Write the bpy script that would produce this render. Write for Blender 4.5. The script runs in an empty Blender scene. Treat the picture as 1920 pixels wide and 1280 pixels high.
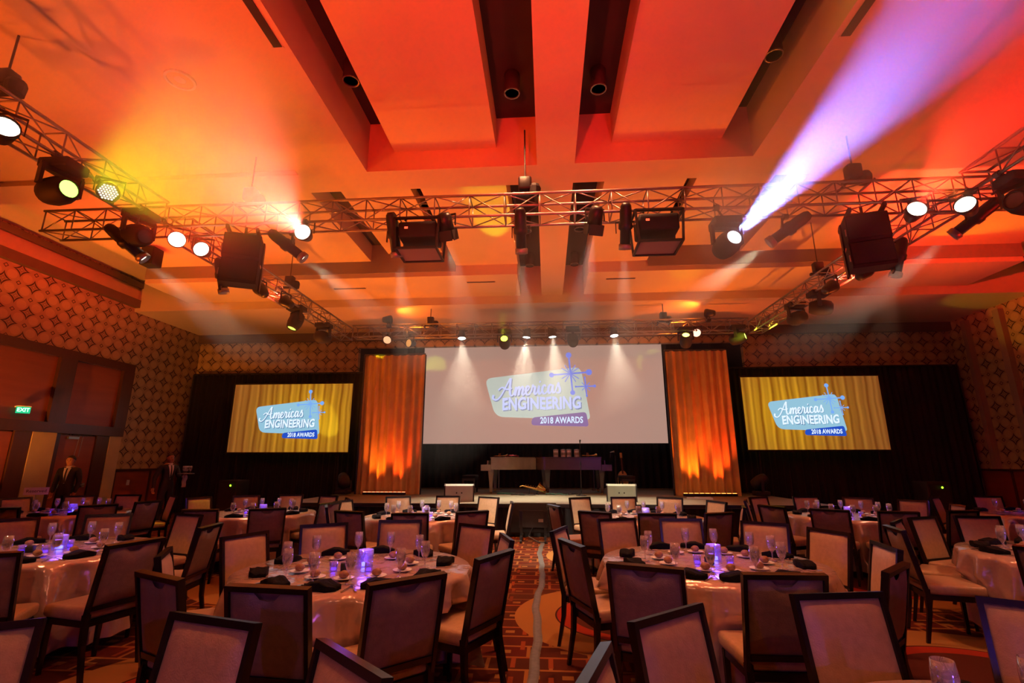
import bpy, bmesh, math, random
from mathutils import Vector, Matrix, Quaternion

# ------------------------------------------------------------------ camera, world, exposure
SC = bpy.context.scene
COL = SC.collection
R = math.radians
random.seed(7)

cam_data = bpy.data.cameras.new('camera')
cam = bpy.data.objects.new('camera', cam_data)
COL.objects.link(cam)
cam_data.sensor_width = 36.0
cam_data.lens = 924.0 / 1920.0 * 36.0
cam_data.clip_start = 0.05
cam_data.clip_end = 200
cam.location = (0, 0, 1.6)
cam.rotation_euler = (R(90 + 13.8), 0, R(4.0))
SC.camera = cam

world = bpy.data.worlds.new('world')
SC.world = world
world.use_nodes = True
world.node_tree.nodes['Background'].inputs[0].default_value = (0.0, 0.0, 0.0, 1)
world.node_tree.nodes['Background'].inputs[1].default_value = 0.0

SC.view_settings.view_transform = 'Standard'
SC.view_settings.look = 'None'
SC.view_settings.exposure = 0.0
SC.view_settings.gamma = 1.0
SC.view_settings.use_curve_mapping = False
try:
    cy = SC.cycles
    cy.use_denoising = True
    cy.use_light_tree = False
    cy.use_adaptive_sampling = True
    cy.adaptive_threshold = 0.06
    cy.max_bounces = 3
    cy.diffuse_bounces = 2
    cy.glossy_bounces = 2
    cy.transmission_bounces = 4
    cy.transparent_max_bounces = 6
    cy.volume_bounces = 0
    cy.volume_step_rate = 3.0
    cy.volume_max_steps = 96
    cy.sample_clamp_indirect = 4.0
    cy.sample_clamp_direct = 0.0
    cy.caustics_reflective = False
    cy.caustics_refractive = False
except Exception as e:
    print(e)

# ------------------------------------------------------------------ helpers
class MB:
    """collects simple solids and links them as one mesh"""
    def __init__(self):
        self.v = []; self.f = []
    def quad_box(self, lo, hi):
        x0, y0, z0 = lo; x1, y1, z1 = hi
        b = len(self.v)
        self.v += [(x0, y0, z0), (x1, y0, z0), (x1, y1, z0), (x0, y1, z0), (x0, y0, z1), (x1, y0, z1), (x1, y1, z1), (x0, y1, z1)]
        self.f += [tuple(b + i for i in q) for q in ((0, 3, 2, 1), (4, 5, 6, 7), (0, 1, 5, 4), (1, 2, 6, 5), (2, 3, 7, 6), (3, 0, 4, 7))]
        return self
    def box(self, c, s, m=None):
        b = len(self.v)
        self.quad_box((-s[0] / 2, -s[1] / 2, -s[2] / 2), (s[0] / 2, s[1] / 2, s[2] / 2))
        for i in range(b, b + 8):
            p = Vector(self.v[i])
            if m is not None: p = m @ p
            self.v[i] = tuple(p + Vector(c))
        return self
    def bar(self, p0, p1, w, h=None, up=(0, 0, 1)):
        h = h or w
        p0 = Vector(p0); p1 = Vector(p1); d = (p1 - p0).normalized()
        u = Vector(up)
        if abs(d.dot(u)) > 0.95: u = Vector((0, 1, 0))
        s = d.cross(u).normalized(); u = s.cross(d)
        b = len(self.v)
        for p in (p0, p1):
            for a, c in ((-1, -1), (1, -1), (1, 1), (-1, 1)):
                self.v.append(tuple(p + s * (a * w / 2) + u * (c * h / 2)))
        self.f += [tuple(b + i for i in q) for q in ((0, 1, 2, 3), (7, 6, 5, 4), (0, 4, 5, 1), (1, 5, 6, 2), (2, 6, 7, 3), (3, 7, 4, 0))]
        return self
    def tube(self, p0, p1, r0, r1=None, n=8, cap=True):
        r1 = r0 if r1 is None else r1
        return self.path([p0, p1], [r0, r1], n, cap)
    def path(self, pts, rad, n=8, cap=True):
        pts = [Vector(p) for p in pts]
        if not isinstance(rad, (list, tuple)): rad = [rad] * len(pts)
        b = len(self.v)
        prev = None
        for i, p in enumerate(pts):
            d = (pts[min(i + 1, len(pts) - 1)] - pts[max(i - 1, 0)]).normalized()
            u = Vector((0, 0, 1)) if prev is None else prev
            if abs(d.dot(u)) > 0.97: u = Vector((0, 1, 0)) if abs(d.y) < .9 else Vector((1, 0, 0))
            s = d.cross(u).normalized(); u = s.cross(d).normalized(); prev = u
            for k in range(n):
                a = 2 * math.pi * k / n
                self.v.append(tuple(p + (s * math.cos(a) + u * math.sin(a)) * rad[i]))
        for i in range(len(pts) - 1):
            for k in range(n):
                a0 = b + i * n + k; a1 = b + i * n + (k + 1) % n
                self.f.append((a0, a0 + n, a1 + n, a1))
        if cap:
            self.f.append(tuple(b + k for k in range(n)))
            e = b + (len(pts) - 1) * n
            self.f.append(tuple(e + k for k in reversed(range(n))))
        return self
    def lathe(self, prof, n=16, m=None, close=False):
        """prof: (r, z) list, turned about z"""
        b = len(self.v)
        for r, z in prof:
            for k in range(n):
                a = 2 * math.pi * k / n
                p = Vector((r * math.cos(a), r * math.sin(a), z))
                if m is not None: p = m @ p
                self.v.append(tuple(p))
        for i in range(len(prof) - 1):
            for k in range(n):
                a0 = b + i * n + k; a1 = b + i * n + (k + 1) % n
                self.f.append((a0, a1, a1 + n, a0 + n))
        if prof[0][0] > 1e-6: self.f.append(tuple(b + k for k in reversed(range(n))))
        if prof[-1][0] > 1e-6 and not close:
            e = b + (len(prof) - 1) * n
            self.f.append(tuple(e + k for k in range(n)))
        return self
    def prism(self, poly, d, m):
        """poly: list of (a, b); extruded by d along third local axis; m maps (a, b, c) to world"""
        b = len(self.v); n = len(poly)
        for c in (0, d):
            for p in poly: self.v.append(tuple(m @ Vector((p[0], p[1], c))))
        self.f.append(tuple(b + i for i in reversed(range(n))))
        self.f.append(tuple(b + n + i for i in range(n)))
        for i in range(n):
            j = (i + 1) % n
            self.f.append((b + i, b + j, b + n + j, b + n + i))
        return self
    def grid(self, nu, nv, fn):
        b = len(self.v)
        for j in range(nv + 1):
            for i in range(nu + 1):
                self.v.append(tuple(fn(i / nu, j / nv)))
        for j in range(nv):
            for i in range(nu):
                a = b + j * (nu + 1) + i
                self.f.append((a, a + 1, a + nu + 2, a + nu + 1))
        return self
    def mesh(self, name, mat=None, smooth=False):
        me = bpy.data.meshes.new(name)
        me.from_pydata(self.v, [], self.f)
        me.validate()
        bm = bmesh.new(); bm.from_mesh(me)
        bmesh.ops.recalc_face_normals(bm, faces=bm.faces)
        bm.to_mesh(me); bm.free()
        if smooth:
            for p in me.polygons: p.use_smooth = True
        if mat: me.materials.append(mat)
        return me
    def build(self, name, mat=None, parent=None, smooth=False):
        return link(name, self.mesh(name, mat, smooth), parent)

def link(name, data, parent=None, loc=None, rot=None):
    o = bpy.data.objects.new(name, data)
    COL.objects.link(o)
    if parent is not None: o.parent = parent
    if loc is not None: o.location = loc
    if rot is not None: o.rotation_euler = rot
    return o

def rounded(size, bev, seg=2):
    """a bevelled box mesh centred on the origin"""
    bm = bmesh.new()
    bmesh.ops.create_cube(bm, size=1.0)
    bmesh.ops.scale(bm, vec=size, verts=bm.verts)
    bmesh.ops.bevel(bm, geom=list(bm.edges), offset=bev, segments=seg, profile=0.5, affect='EDGES')
    me = bpy.data.meshes.new('rounded')
    bm.to_mesh(me); bm.free()
    for p in me.polygons: p.use_smooth = True
    return me

def rbox(name, c, s, bev, mat, parent=None, seg=2, rot=None):
    me = rounded(s, bev, seg); me.name = name
    me.materials.append(mat)
    return link(name, me, parent, c, rot)

def tag(o, label=None, cat=None, group=None, kind=None):
    if label: o['label'] = label
    if cat: o['category'] = cat
    if group: o['group'] = group
    if kind: o['kind'] = kind
    return o

def empty(name, loc=(0, 0, 0), rz=0.0):
    o = bpy.data.objects.new(name, None)
    COL.objects.link(o)
    o.location = loc; o.rotation_euler = (0, 0, rz)
    o.empty_display_size = 0.1
    return o

KIDS = {}
def copy_tree(o, parent=None):
    c = o.copy(); COL.objects.link(c)
    c.parent = parent
    for ch in list(o.children): copy_tree(ch, c)
    return c

def struct(mb, name, mat, parent=None, smooth=False):
    o = mb.build(name, mat, parent, smooth)
    if parent is None: o['kind'] = 'structure'
    return o

# ------------------------------------------------------------------ materials
def nt(name):
    m = bpy.data.materials.new(name); m.use_nodes = True
    t = m.node_tree; b = t.nodes['Principled BSDF']
    return m, t, b

def setv(b, **k):
    for a, v in k.items():
        key = {'col': 'Base Color', 'rough': 'Roughness', 'metal': 'Metallic', 'spec': 'Specular IOR Level', 'sheen': 'Sheen Weight',
               'coat': 'Coat Weight', 'trans': 'Transmission Weight', 'ior': 'IOR', 'emit': 'Emission Color', 'es': 'Emission Strength', 'alpha': 'Alpha'}[a]
        if a in ('col', 'emit'): v = (*v, 1)
        b.inputs[key].default_value = v

def mat(name, col, rough=0.6, var=0.12, scale=8.0, bump=0.0, bscale=60.0, bdist=0.02, **k):
    """principled surface with a little procedural colour variation and relief"""
    m, t, b = nt(name)
    setv(b, col=col, rough=rough, **k)
    if var > 0:
        tc = t.nodes.new('ShaderNodeTexCoord')
        n = t.nodes.new('ShaderNodeTexNoise'); n.inputs['Scale'].default_value = scale; n.inputs['Detail'].default_value = 3
        t.links.new(tc.outputs['Object'], n.inputs['Vector'])
        r = t.nodes.new('ShaderNodeValToRGB')
        r.color_ramp.elements[0].position = 0.3; r.color_ramp.elements[1].position = 0.7
        r.color_ramp.elements[0].color = (*[c * (1 - var) for c in col], 1)
        r.color_ramp.elements[1].color = (*[min(1, c * (1 + var)) for c in col], 1)
        t.links.new(n.outputs['Fac'], r.inputs['Fac'])
        t.links.new(r.outputs['Color'], b.inputs['Base Color'])
        if bump > 0:
            n2 = t.nodes.new('ShaderNodeTexNoise'); n2.inputs['Scale'].default_value = bscale
            t.links.new(tc.outputs['Object'], n2.inputs['Vector'])
            bp = t.nodes.new('ShaderNodeBump'); bp.inputs['Strength'].default_value = bump; bp.inputs['Distance'].default_value = bdist
            t.links.new(n2.outputs['Fac'], bp.inputs['Height'])
            t.links.new(bp.outputs['Normal'], b.inputs['Normal'])
    return m

def emat(name, col, strength, sample=False):
    m, t, b = nt(name)
    t.nodes.remove(b)
    e = t.nodes.new('ShaderNodeEmission')
    e.inputs[0].default_value = (*col, 1); e.inputs[1].default_value = strength
    t.links.new(e.outputs[0], t.nodes['Material Output'].inputs[0])
    if not sample:
        try: m.cycles.emission_sampling = 'NONE'
        except Exception: pass
    return m

class N:
    """tiny node-math helper"""
    def __init__(self, t): self.t = t
    def _in(self, s, v):
        if isinstance(v, (int, float)): s.default_value = v
        else: self.t.links.new(v, s)
    def m(self, op, a, b=0.0, c=None):
        n = self.t.nodes.new('ShaderNodeMath'); n.operation = op
        self._in(n.inputs[0], a); self._in(n.inputs[1], b)
        if c is not None: self._in(n.inputs[2], c)
        return n.outputs[0]
    def mix(self, f, a, b):
        n = self.t.nodes.new('ShaderNodeMix'); n.data_type = 'RGBA'
        self._in(n.inputs[0], f)
        for s, v in ((n.inputs[6], a), (n.inputs[7], b)):
            if isinstance(v, tuple): s.default_value = (*v, 1)
            else: self.t.links.new(v, s)
        return n.outputs[2]
    def coords(self):
        tc = self.t.nodes.new('ShaderNodeTexCoord'); s = self.t.nodes.new('ShaderNodeSeparateXYZ')
        self.t.links.new(tc.outputs['Object'], s.inputs[0])
        return s.outputs[0], s.outputs[1], s.outputs[2], tc.outputs['Object']
    def noise(self, vec, scale, detail=3.0):
        n = self.t.nodes.new('ShaderNodeTexNoise'); n.inputs['Scale'].default_value = scale; n.inputs['Detail'].default_value = detail
        self.t.links.new(vec, n.inputs['Vector'])
        return n.outputs['Fac']

def wallpaper(name, axis):
    """printed wallpaper: pale discs, dark outlined four-point stars and small lozenges"""
    m, t, b = nt(name); g = N(t)
    x, y, z, vec = g.coords()
    u = y if axis == 'y' else x
    PU, PZ = 0.705, 0.64
    a = g.m('ABSOLUTE', g.m('SUBTRACT', g.m('FRACT', g.m('DIVIDE', u, PU)), 0.5))
    c = g.m('ABSOLUTE', g.m('SUBTRACT', g.m('FRACT', g.m('DIVIDE', z, PZ)), 0.5))
    # a, c in 0..0.5 ; stars at (0,0) and (.5,.5), lozenges at (.5,0) and (0,.5), discs at (.25,.25)
    def star(cx, cz):
        p = g.m('ABSOLUTE', g.m('SUBTRACT', a, cx)); q = g.m('ABSOLUTE', g.m('SUBTRACT', c, cz))
        return g.m('ADD', g.m('POWER', p, 0.62), g.m('POWER', q, 0.62))
    s = g.m('MINIMUM', star(0.0, 0.0), star(0.5, 0.5))
    def loz(cx, cz):
        p = g.m('ABSOLUTE', g.m('SUBTRACT', a, cx)); q = g.m('ABSOLUTE', g.m('SUBTRACT', c, cz))
        return g.m('ADD', p, q)
    l = g.m('MINIMUM', loz(0.5, 0.0), loz(0.0, 0.5))
    d = g.m('SQRT', g.m('ADD', g.m('POWER', g.m('SUBTRACT', a, 0.25), 2.0), g.m('POWER', g.m('SUBTRACT', c, 0.25), 2.0)))
    disc = g.m('LESS_THAN', d, 0.165)
    def band(v, lo, hi): return g.m('MULTIPLY', g.m('GREATER_THAN', v, lo), g.m('LESS_THAN', v, hi))
    line = g.m('MAXIMUM', g.m('MAXIMUM', band(s, 0.37, 0.485), band(l, 0.055, 0.09)), band(s, 0.22, 0.26))
    base = g.mix(g.noise(vec, 9.0), (0.40, 0.27, 0.13), (0.48, 0.33, 0.17))
    c1 = g.mix(disc, base, (0.54, 0.37, 0.18))
    c2 = g.mix(line, c1, (0.05, 0.025, 0.02))
    t.links.new(c2, b.inputs['Base Color'])
    setv(b, rough=0.55)
    return m

def carpet_mat():
    m, t, b = nt('carpet_print'); g = N(t)
    x, y, z, vec = g.coords()
    # interlocking rectangles
    br = t.nodes.new('ShaderNodeTexBrick')
    mp = t.nodes.new('ShaderNodeMapping'); mp.inputs['Rotation'].default_value = (0, 0, 0)
    t.links.new(vec, mp.inputs[0]); t.links.new(mp.outputs[0], br.inputs['Vector'])
    br.inputs['Scale'].default_value = 1.0
    br.inputs['Color1'].default_value = (0.065, 0.018, 0.008, 1); br.inputs['Color2'].default_value = (0.11, 0.014, 0.008, 1)
    br.inputs['Mortar'].default_value = (0.32, 0.13, 0.035, 1)
    br.inputs['Mortar Size'].default_value = 0.016; br.inputs['Mortar Smooth'].default_value = 0.0
    br.inputs['Brick Width'].default_value = 0.52; br.inputs['Row Height'].default_value = 0.26
    br.offset = 0.37
    b2 = t.nodes.new('ShaderNodeTexBrick')
    t.links.new(mp.outputs[0], b2.inputs['Vector'])
    b2.inputs['Scale'].default_value = 1.0; b2.inputs['Mortar Size'].default_value = 0.02; b2.inputs['Mortar Smooth'].default_value = 0.0
    b2.inputs['Brick Width'].default_value = 0.31; b2.inputs['Row Height'].default_value = 0.78; b2.offset = 0.5; b2.squash = 1.6; b2.squash_frequency = 3
    seg = g.m('GREATER_THAN', g.m('FRACT', g.m('DIVIDE', g.m('ADD', y, g.m('MULTIPLY', x, 0.0)), 0.39)), 0.45)
    red_line = g.m('MULTIPLY', b2.outputs['Fac'], seg)
    fx = g.m('FRACT', g.m('DIVIDE', x, 0.26)); fy = g.m('FRACT', g.m('DIVIDE', y, 0.52))
    sq = g.m('MULTIPLY', g.m('LESS_THAN', g.m('ABSOLUTE', g.m('SUBTRACT', fx, 0.5)), 0.17), g.m('LESS_THAN', g.m('ABSOLUTE', g.m('SUBTRACT', fy, 0.25)), 0.07))
    colr = g.mix(red_line, br.outputs['Color'], (0.28, 0.06, 0.018))
    colr = g.mix(sq, colr, (0.32, 0.15, 0.04))
    # broad patches of plain brown
    big = g.m('GREATER_THAN', g.noise(vec, 0.55, 1.0), 0.58)
    colr = g.mix(g.m('MULTIPLY', big, 0.55), colr, (0.08, 0.028, 0.014))
    for cx, cy2, rr in CIRCLES:
        dx = g.m('SUBTRACT', x, cx); dy = g.m('SUBTRACT', y, cy2)
        d = g.m('SQRT', g.m('ADD', g.m('MULTIPLY', dx, dx), g.m('MULTIPLY', dy, dy)))
        colr = g.mix(g.m('LESS_THAN', d, rr), colr, (0.34, 0.16, 0.045))
        colr = g.mix(g.m('LESS_THAN', d, rr * 0.66), colr, (0.05, 0.015, 0.01))
        colr = g.mix(g.m('LESS_THAN', d, rr * 0.645), colr, (0.32, 0.03, 0.012))
        colr = g.mix(g.m('LESS_THAN', d, rr * 0.53), colr, (0.08, 0.02, 0.012))
    fuzz = g.noise(vec, 240.0, 2.0)
    colr = g.mix(g.m('MULTIPLY', fuzz, 0.35), colr, (0.03, 0.01, 0.006))
    t.links.new(colr, b.inputs['Base Color'])
    bp = t.nodes.new('ShaderNodeBump'); bp.inputs['Strength'].default_value = 0.3; bp.inputs['Distance'].default_value = 0.01
    t.links.new(fuzz, bp.inputs['Height']); t.links.new(bp.outputs['Normal'], b.inputs['Normal'])
    setv(b, rough=0.95, spec=0.1)
    return m

CIRCLES = [(0.9, 5.9, 1.28), (-2.35, 3.75, 1.35), (3.35, 4.35, 1.3), (1.1, 9.4, 1.15), (-3.6, 7.2, 1.2), (4.6, 7.6, 1.2), (-6.4, 5.2, 1.2), (0.5, 2.6, 1.2)]

def wood(name, c1, c2, rough=0.35, scale=1.0, axis=2):
    m, t, b = nt(name); g = N(t)
    x, y, z, vec = g.coords()
    mp = t.nodes.new('ShaderNodeMapping')
    s = [14.0 * scale] * 3; s[axis] = 1.2 * scale
    mp.inputs['Scale'].default_value = s
    t.links.new(vec, mp.inputs[0])
    f = g.noise(mp.outputs[0], 1.0, 5.0)
    c = g.mix(f, c1, c2)
    t.links.new(c, b.inputs['Base Color'])
    setv(b, rough=rough)
    return m

M = {}
M['ceil'] = mat('ceiling_paint', (0.76, 0.60, 0.40), 0.75, 0.03, 1.5)
M['deck_dark'] = mat('ceiling_dark_paint', (0.045, 0.03, 0.03), 0.8, 0.1, 2.0)
M['grey_face'] = mat('step_shade_and_fitting_grey', (0.30, 0.25, 0.21), 0.8, 0.06, 2.0)  # grey for small fittings; on the ceiling step it stands in for shade
M['wallpaper_y'] = wallpaper('wallpaper_side', 'y')
M['wallpaper_x'] = wallpaper('wallpaper_back', 'x')
M['rear_wood'] = wood('rear_wood', (0.05, 0.02, 0.012), (0.08, 0.03, 0.018), 0.5, 0.5, 2)
M['plain_wall'] = mat('plain_wall_paint', (0.34, 0.25, 0.17), 0.8, 0.06, 2.0)
M['cream'] = mat('cream_paint', (0.62, 0.47, 0.24), 0.6, 0.05, 3.0)
M['mahogany'] = wood('mahogany_panel', (0.20, 0.045, 0.020), (0.34, 0.085, 0.032), 0.4, 0.5, 1)
M['dark_wood'] = wood('dark_wood_frame', (0.055, 0.020, 0.014), (0.09, 0.032, 0.02), 0.35, 0.7, 2)
M['crown'] = mat('crown_paint', (0.14, 0.08, 0.05), 0.6, 0.08, 4.0)
M['carpet'] = carpet_mat()
M['stage_deck'] = mat('stage_deck', (0.17, 0.155, 0.11), 0.55, 0.15, 3.0, 0.1, 30)
M['black_cloth'] = mat('black_drape', (0.005, 0.0045, 0.006), 0.9, 0.2, 5.0)
M['gold_cloth'] = mat('gold_drape', (0.62, 0.36, 0.10), 0.5, 0.12, 3.0, sheen=0.3)
M['black_metal'] = mat('black_metal', (0.012, 0.011, 0.012), 0.4, 0.2, 12.0)
M['matte_black'] = mat('matte_black', (0.010, 0.010, 0.011), 0.7, 0.2, 12.0)
M['grille'] = mat('speaker_grille', (0.016, 0.015, 0.016), 0.5, 0.3, 90.0, 0.4, 220)
M['alu'] = mat('aluminium', (0.36, 0.33, 0.31), 0.36, 0.08, 10.0, metal=0.85)
M['chrome'] = mat('chrome', (0.8, 0.8, 0.8), 0.14, 0.03, 10.0, metal=1.0)
M['steel'] = mat('cutlery_steel', (0.75, 0.73, 0.70), 0.2, 0.03, 10.0, metal=1.0)
M['wedge_pale'] = mat('wedge_pale', (0.34, 0.36, 0.36), 0.5, 0.05, 6.0)
M['white_gloss'] = mat('pale_plastic', (0.72, 0.72, 0.70), 0.4, 0.05, 6.0)
M['wedge_grey'] = mat('wedge_paint', (0.22, 0.26, 0.20), 0.5, 0.06, 6.0)
M['chair_frame'] = wood('chair_frame', (0.006, 0.0035, 0.0035), (0.012, 0.006, 0.005), 0.25, 1.2, 2)
M['tan'] = mat('tan_upholstery', (0.40, 0.24, 0.13), 0.38, 0.10, 26.0, 0.12, 130, sheen=0.15)
M['taupe'] = mat('taupe_chair_back', (0.22, 0.14, 0.095), 0.45, 0.12, 26.0, 0.12, 130)
M['satin'] = mat('satin_cloth', (0.58, 0.40, 0.36), 0.22, 0.06, 5.0, 0.35, 9, 0.04, metal=0.45)
M['napkin'] = mat('black_napkin', (0.004, 0.0035, 0.005), 0.85, 0.3, 20.0, 0.3, 60, spec=0.15)
M['porcelain'] = mat('porcelain', (0.80, 0.76, 0.72), 0.25, 0.03, 6.0)
M['bread'] = mat('bread_roll', (0.26, 0.12, 0.06), 0.6, 0.25, 40.0, 0.3, 60)
M['table_wood'] = wood('table_ply', (0.30, 0.20, 0.12), (0.40, 0.28, 0.17), 0.6)
M['tape'] = mat('grey_tape', (0.11, 0.105, 0.10), 0.5, 0.2, 20.0)
M['piano'] = mat('piano_lacquer', (0.07, 0.035, 0.025), 0.22, 0.1, 4.0)
M['piano_worn'] = mat('piano_satin', (0.32, 0.29, 0.20), 0.35, 0.1, 4.0)
M['ivory'] = mat('piano_keys', (0.75, 0.72, 0.62), 0.3, 0.04, 20.0)
M['brass'] = mat('brass', (0.75, 0.5, 0.15), 0.25, 0.1, 20.0, metal=1.0)
M['red_cloth'] = mat('red_cloth', (0.7, 0.04, 0.02), 0.6, 0.2, 30.0)
M['guitar'] = wood('guitar_spruce', (0.55, 0.30, 0.10), (0.68, 0.40, 0.16), 0.25, 1.5)
M['skin'] = mat('skin', (0.45, 0.20, 0.12), 0.5, 0.1, 30.0)
M['suit'] = mat('black_suit', (0.012, 0.012, 0.016), 0.7, 0.2, 30.0)
M['shirt'] = mat('white_shirt', (0.75, 0.70, 0.68), 0.6, 0.05, 20.0)
M['hair'] = mat('dark_hair', (0.015, 0.010, 0.008), 0.5, 0.3, 60.0)
M['towel'] = mat('pale_towel', (0.65, 0.62, 0.60), 0.8, 0.08, 30.0)
M['sign_white'] = mat('sign_card', (0.72, 0.62, 0.62), 0.5, 0.04, 10.0)
M['ink'] = mat('black_ink', (0.02, 0.015, 0.015), 0.6, 0.0)

def glass_mat(name, tint=(1, 1, 1), gl=0.16, rough=0.03):
    m, t, b = nt(name); t.nodes.remove(b)
    tr = t.nodes.new('ShaderNodeBsdfTransparent'); tr.inputs[0].default_value = (*tint, 1)
    g = t.nodes.new('ShaderNodeBsdfGlossy'); g.inputs['Roughness'].default_value = rough; g.inputs[0].default_value = (1, 1, 1, 1)
    fr = t.nodes.new('ShaderNodeLayerWeight'); fr.inputs[0].default_value = 0.35
    df = t.nodes.new('ShaderNodeBsdfDiffuse'); df.inputs[0].default_value = (0.8, 0.75, 0.75, 1)
    mth = t.nodes.new('ShaderNodeMath'); mth.operation = 'MULTIPLY_ADD'
    t.links.new(fr.outputs['Facing'], mth.inputs[0]); mth.inputs[1].default_value = 0.55; mth.inputs[2].default_value = gl * 0.5
    mx = t.nodes.new('ShaderNodeMixShader'); mx2 = t.nodes.new('ShaderNodeMixShader')
    mx2.inputs[0].default_value = gl
    t.links.new(tr.outputs[0], mx2.inputs[1]); t.links.new(df.outputs[0], mx2.inputs[2])
    t.links.new(mth.outputs[0], mx.inputs[0]); t.links.new(mx2.outputs[0], mx.inputs[1]); t.links.new(g.outputs[0], mx.inputs[2])
    t.links.new(mx.outputs[0], t.nodes['Material Output'].inputs[0])
    return m
M['glass'] = glass_mat('goblet_glass', (0.97, 0.95, 0.95), 0.17)
M['lens_glass'] = mat('dark_lens', (0.05, 0.05, 0.06), 0.1, 0.0)
# ------------------------------------------------------------------ room shell
XL, XR, YB, YF = -12.5, 13.2, 16.6, -7.0     # left wall, right wall, back wall, wall behind the camera
Z0, ZD = 6.3, 7.21                           # soffit height, dark ceiling deck height

struct(MB().quad_box((XL - 0.2, YF - 0.2, -0.15), (XR + 0.2, 20.2, 0.0)), 'floor', M['carpet'])
struct(MB().quad_box((XL - 0.2, YF - 0.2, 0), (XL, YB + 0.2, ZD + 0.1)), 'wall_left', M['wallpaper_y'])
struct(MB().quad_box((XR, YF - 0.2, 0), (XR + 0.2, YB + 0.2, ZD + 0.1)), 'wall_right', M['wallpaper_y'])
struct(MB().quad_box((XL - 0.2, YF - 0.2, 0), (XR + 0.2, YF, ZD + 0.1)), 'wall_rear', M['rear_wood'])
wb = struct(MB().quad_box((XL, YB, 0), (-6.6, YB + 0.2, ZD + 0.1)).quad_box((6.6, YB, 0), (XR, YB + 0.2, ZD + 0.1)).quad_box((-6.6, YB, 5.55), (6.6, YB + 0.2, ZD + 0.1)), 'wall_back', M['wallpaper_x'])
struct(MB().quad_box((-6.8, YB + 0.2, 0), (-6.6, 20.0, 6.7)).quad_box((6.6, YB + 0.2, 0), (6.8, 20.0, 6.7)).quad_box((-6.8, 20.0, 0), (6.8, 20.2, 6.7)).quad_box((-6.8, YB + 0.2, 6.7), (6.8, 20.2, 6.8)), 'wall_alcove', M['matte_black'])

# ceiling: dark deck above, painted soffits, beams and panels below it
struct(MB().quad_box((XL, YF, ZD), (XR, YB, ZD + 0.1)), 'ceiling', M['deck_dark'])
def soffit(name, x0, x1, y0, y1, z=Z0, top=ZD, m='ceil'):
    return struct(MB().quad_box((x0, y0, z), (x1, y1, top)), name, M[m])
soffit('ceiling_beam_centre', -0.09, 0.52, YF, 13.55)
for x0, x1 in ((XL + 1.7, -0.09), (0.52, XR - 1.7)):
    soffit('ceiling_beam_cross', x0, x1, 7.11, 7.68)
# front bay
soffit('ceiling_panel_front', -2.47, -0.76, YF, 7.11, 6.65)
soffit('ceiling_panel_front', 1.13, 2.87, YF, 7.11, 6.65)
soffit('ceiling_soffit_front', -4.1, -2.92, YF, 7.11)
soffit('ceiling_soffit_front', XL + 1.7, -4.1, YF, 4.7)
soffit('ceiling_soffit_recess', XL + 1.7, -4.1, 4.7, 7.11, 6.38)
soffit('ceiling_soffit_front', 3.32, XR - 1.7, YF, 7.11)
# second bay
soffit('ceiling_panel_middle', -2.29, -0.68, 7.68, 11.86, 6.58)
soffit('ceiling_panel_middle', 1.12, 2.60, 7.68, 11.86, 6.58)
soffit('ceiling_panel_outer', -4.10, -2.66, 7.68, 11.86, 6.95)
soffit('ceiling_panel_outer', 2.98, 4.45, 7.68, 11.86, 6.95)
soffit('ceiling_panel_side', XL + 1.7, -4.55, 7.68, 11.86, 6.75)
soffit('ceiling_panel_side', 4.90, XR - 1.7, 7.68, 11.86, 6.75)
# third bay
for x0, x1 in ((XL, XL + 1.7), (XR - 1.7, XR)):
    soffit('ceiling_cove', x0, x1, YF, 13.55, 7.05)
soffit('ceiling_panel_rear', XL + 1.7, -0.70, 11.86, 13.55, Z0)
soffit('ceiling_panel_rear', 1.12, XR - 1.7, 11.86, 13.55, Z0)
# step faces between the bays, their shade painted in as dark grey
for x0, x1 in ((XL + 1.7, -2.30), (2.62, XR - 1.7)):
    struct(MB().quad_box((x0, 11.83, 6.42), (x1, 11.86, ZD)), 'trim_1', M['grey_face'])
# bulkhead above the stage front
soffit('ceiling_bulkhead', XL, XR, 13.55, YB, 6.07)
# raised cove and crown bands along the side walls
for a, b, sg in ((XL, XL + 0.06, 1), (XR - 0.06, XR, -1)):
    struct(MB().quad_box((a, YF, 6.18), (b + 0.10 * (sg > 0), YB, 6.42)), 'trim_2', M['crown'])
    struct(MB().quad_box((a, YF, 6.42), (b, YB, 6.80)), 'trim_3', M['cream'])
    struct(MB().quad_box((a, YF, 6.80), (b + 0.10 * (sg > 0), YB, 6.96)), 'trim_3', M['crown'])
struct(MB().quad_box((XL, YB - 0.16, 5.78), (XR, YB, 6.07)), 'trim_4', M['crown'])
# wainscot
def wainscot(x, sx, y0, y1, name):
    w = empty(name, (0, 0, 0)); w['kind'] = 'structure'
    MB().quad_box((min(x, x + sx * 0.03), y0, 0.14), (max(x, x + sx * 0.03), y1, 1.36)).build('wainscot_board', M['mahogany'], w)
    MB().quad_box((min(x, x + sx * 0.07), y0, 1.36), (max(x, x + sx * 0.07), y1, 1.42)).build('cap_rail', M['dark_wood'], w)
    MB().quad_box((min(x, x + sx * 0.05), y0, 0), (max(x, x + sx * 0.05), y1, 0.14)).build('skirting', M['dark_wood'], w)
    n = max(2, int((y1 - y0) / 1.0))
    for i in range(n + 1):
        yy = y0 + (y1 - y0 - 0.08) * i / n
        MB().quad_box((min(x, x + sx * 0.045), yy, 0.14), (max(x, x + sx * 0.045), yy + 0.08, 1.36)).build('stile', M['dark_wood'], w)
wainscot(XL, 1, 13.85, 16.55, 'baseboard_left')
wainscot(XR, -1, 8.0, 16.55, 'baseboard_right')
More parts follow.
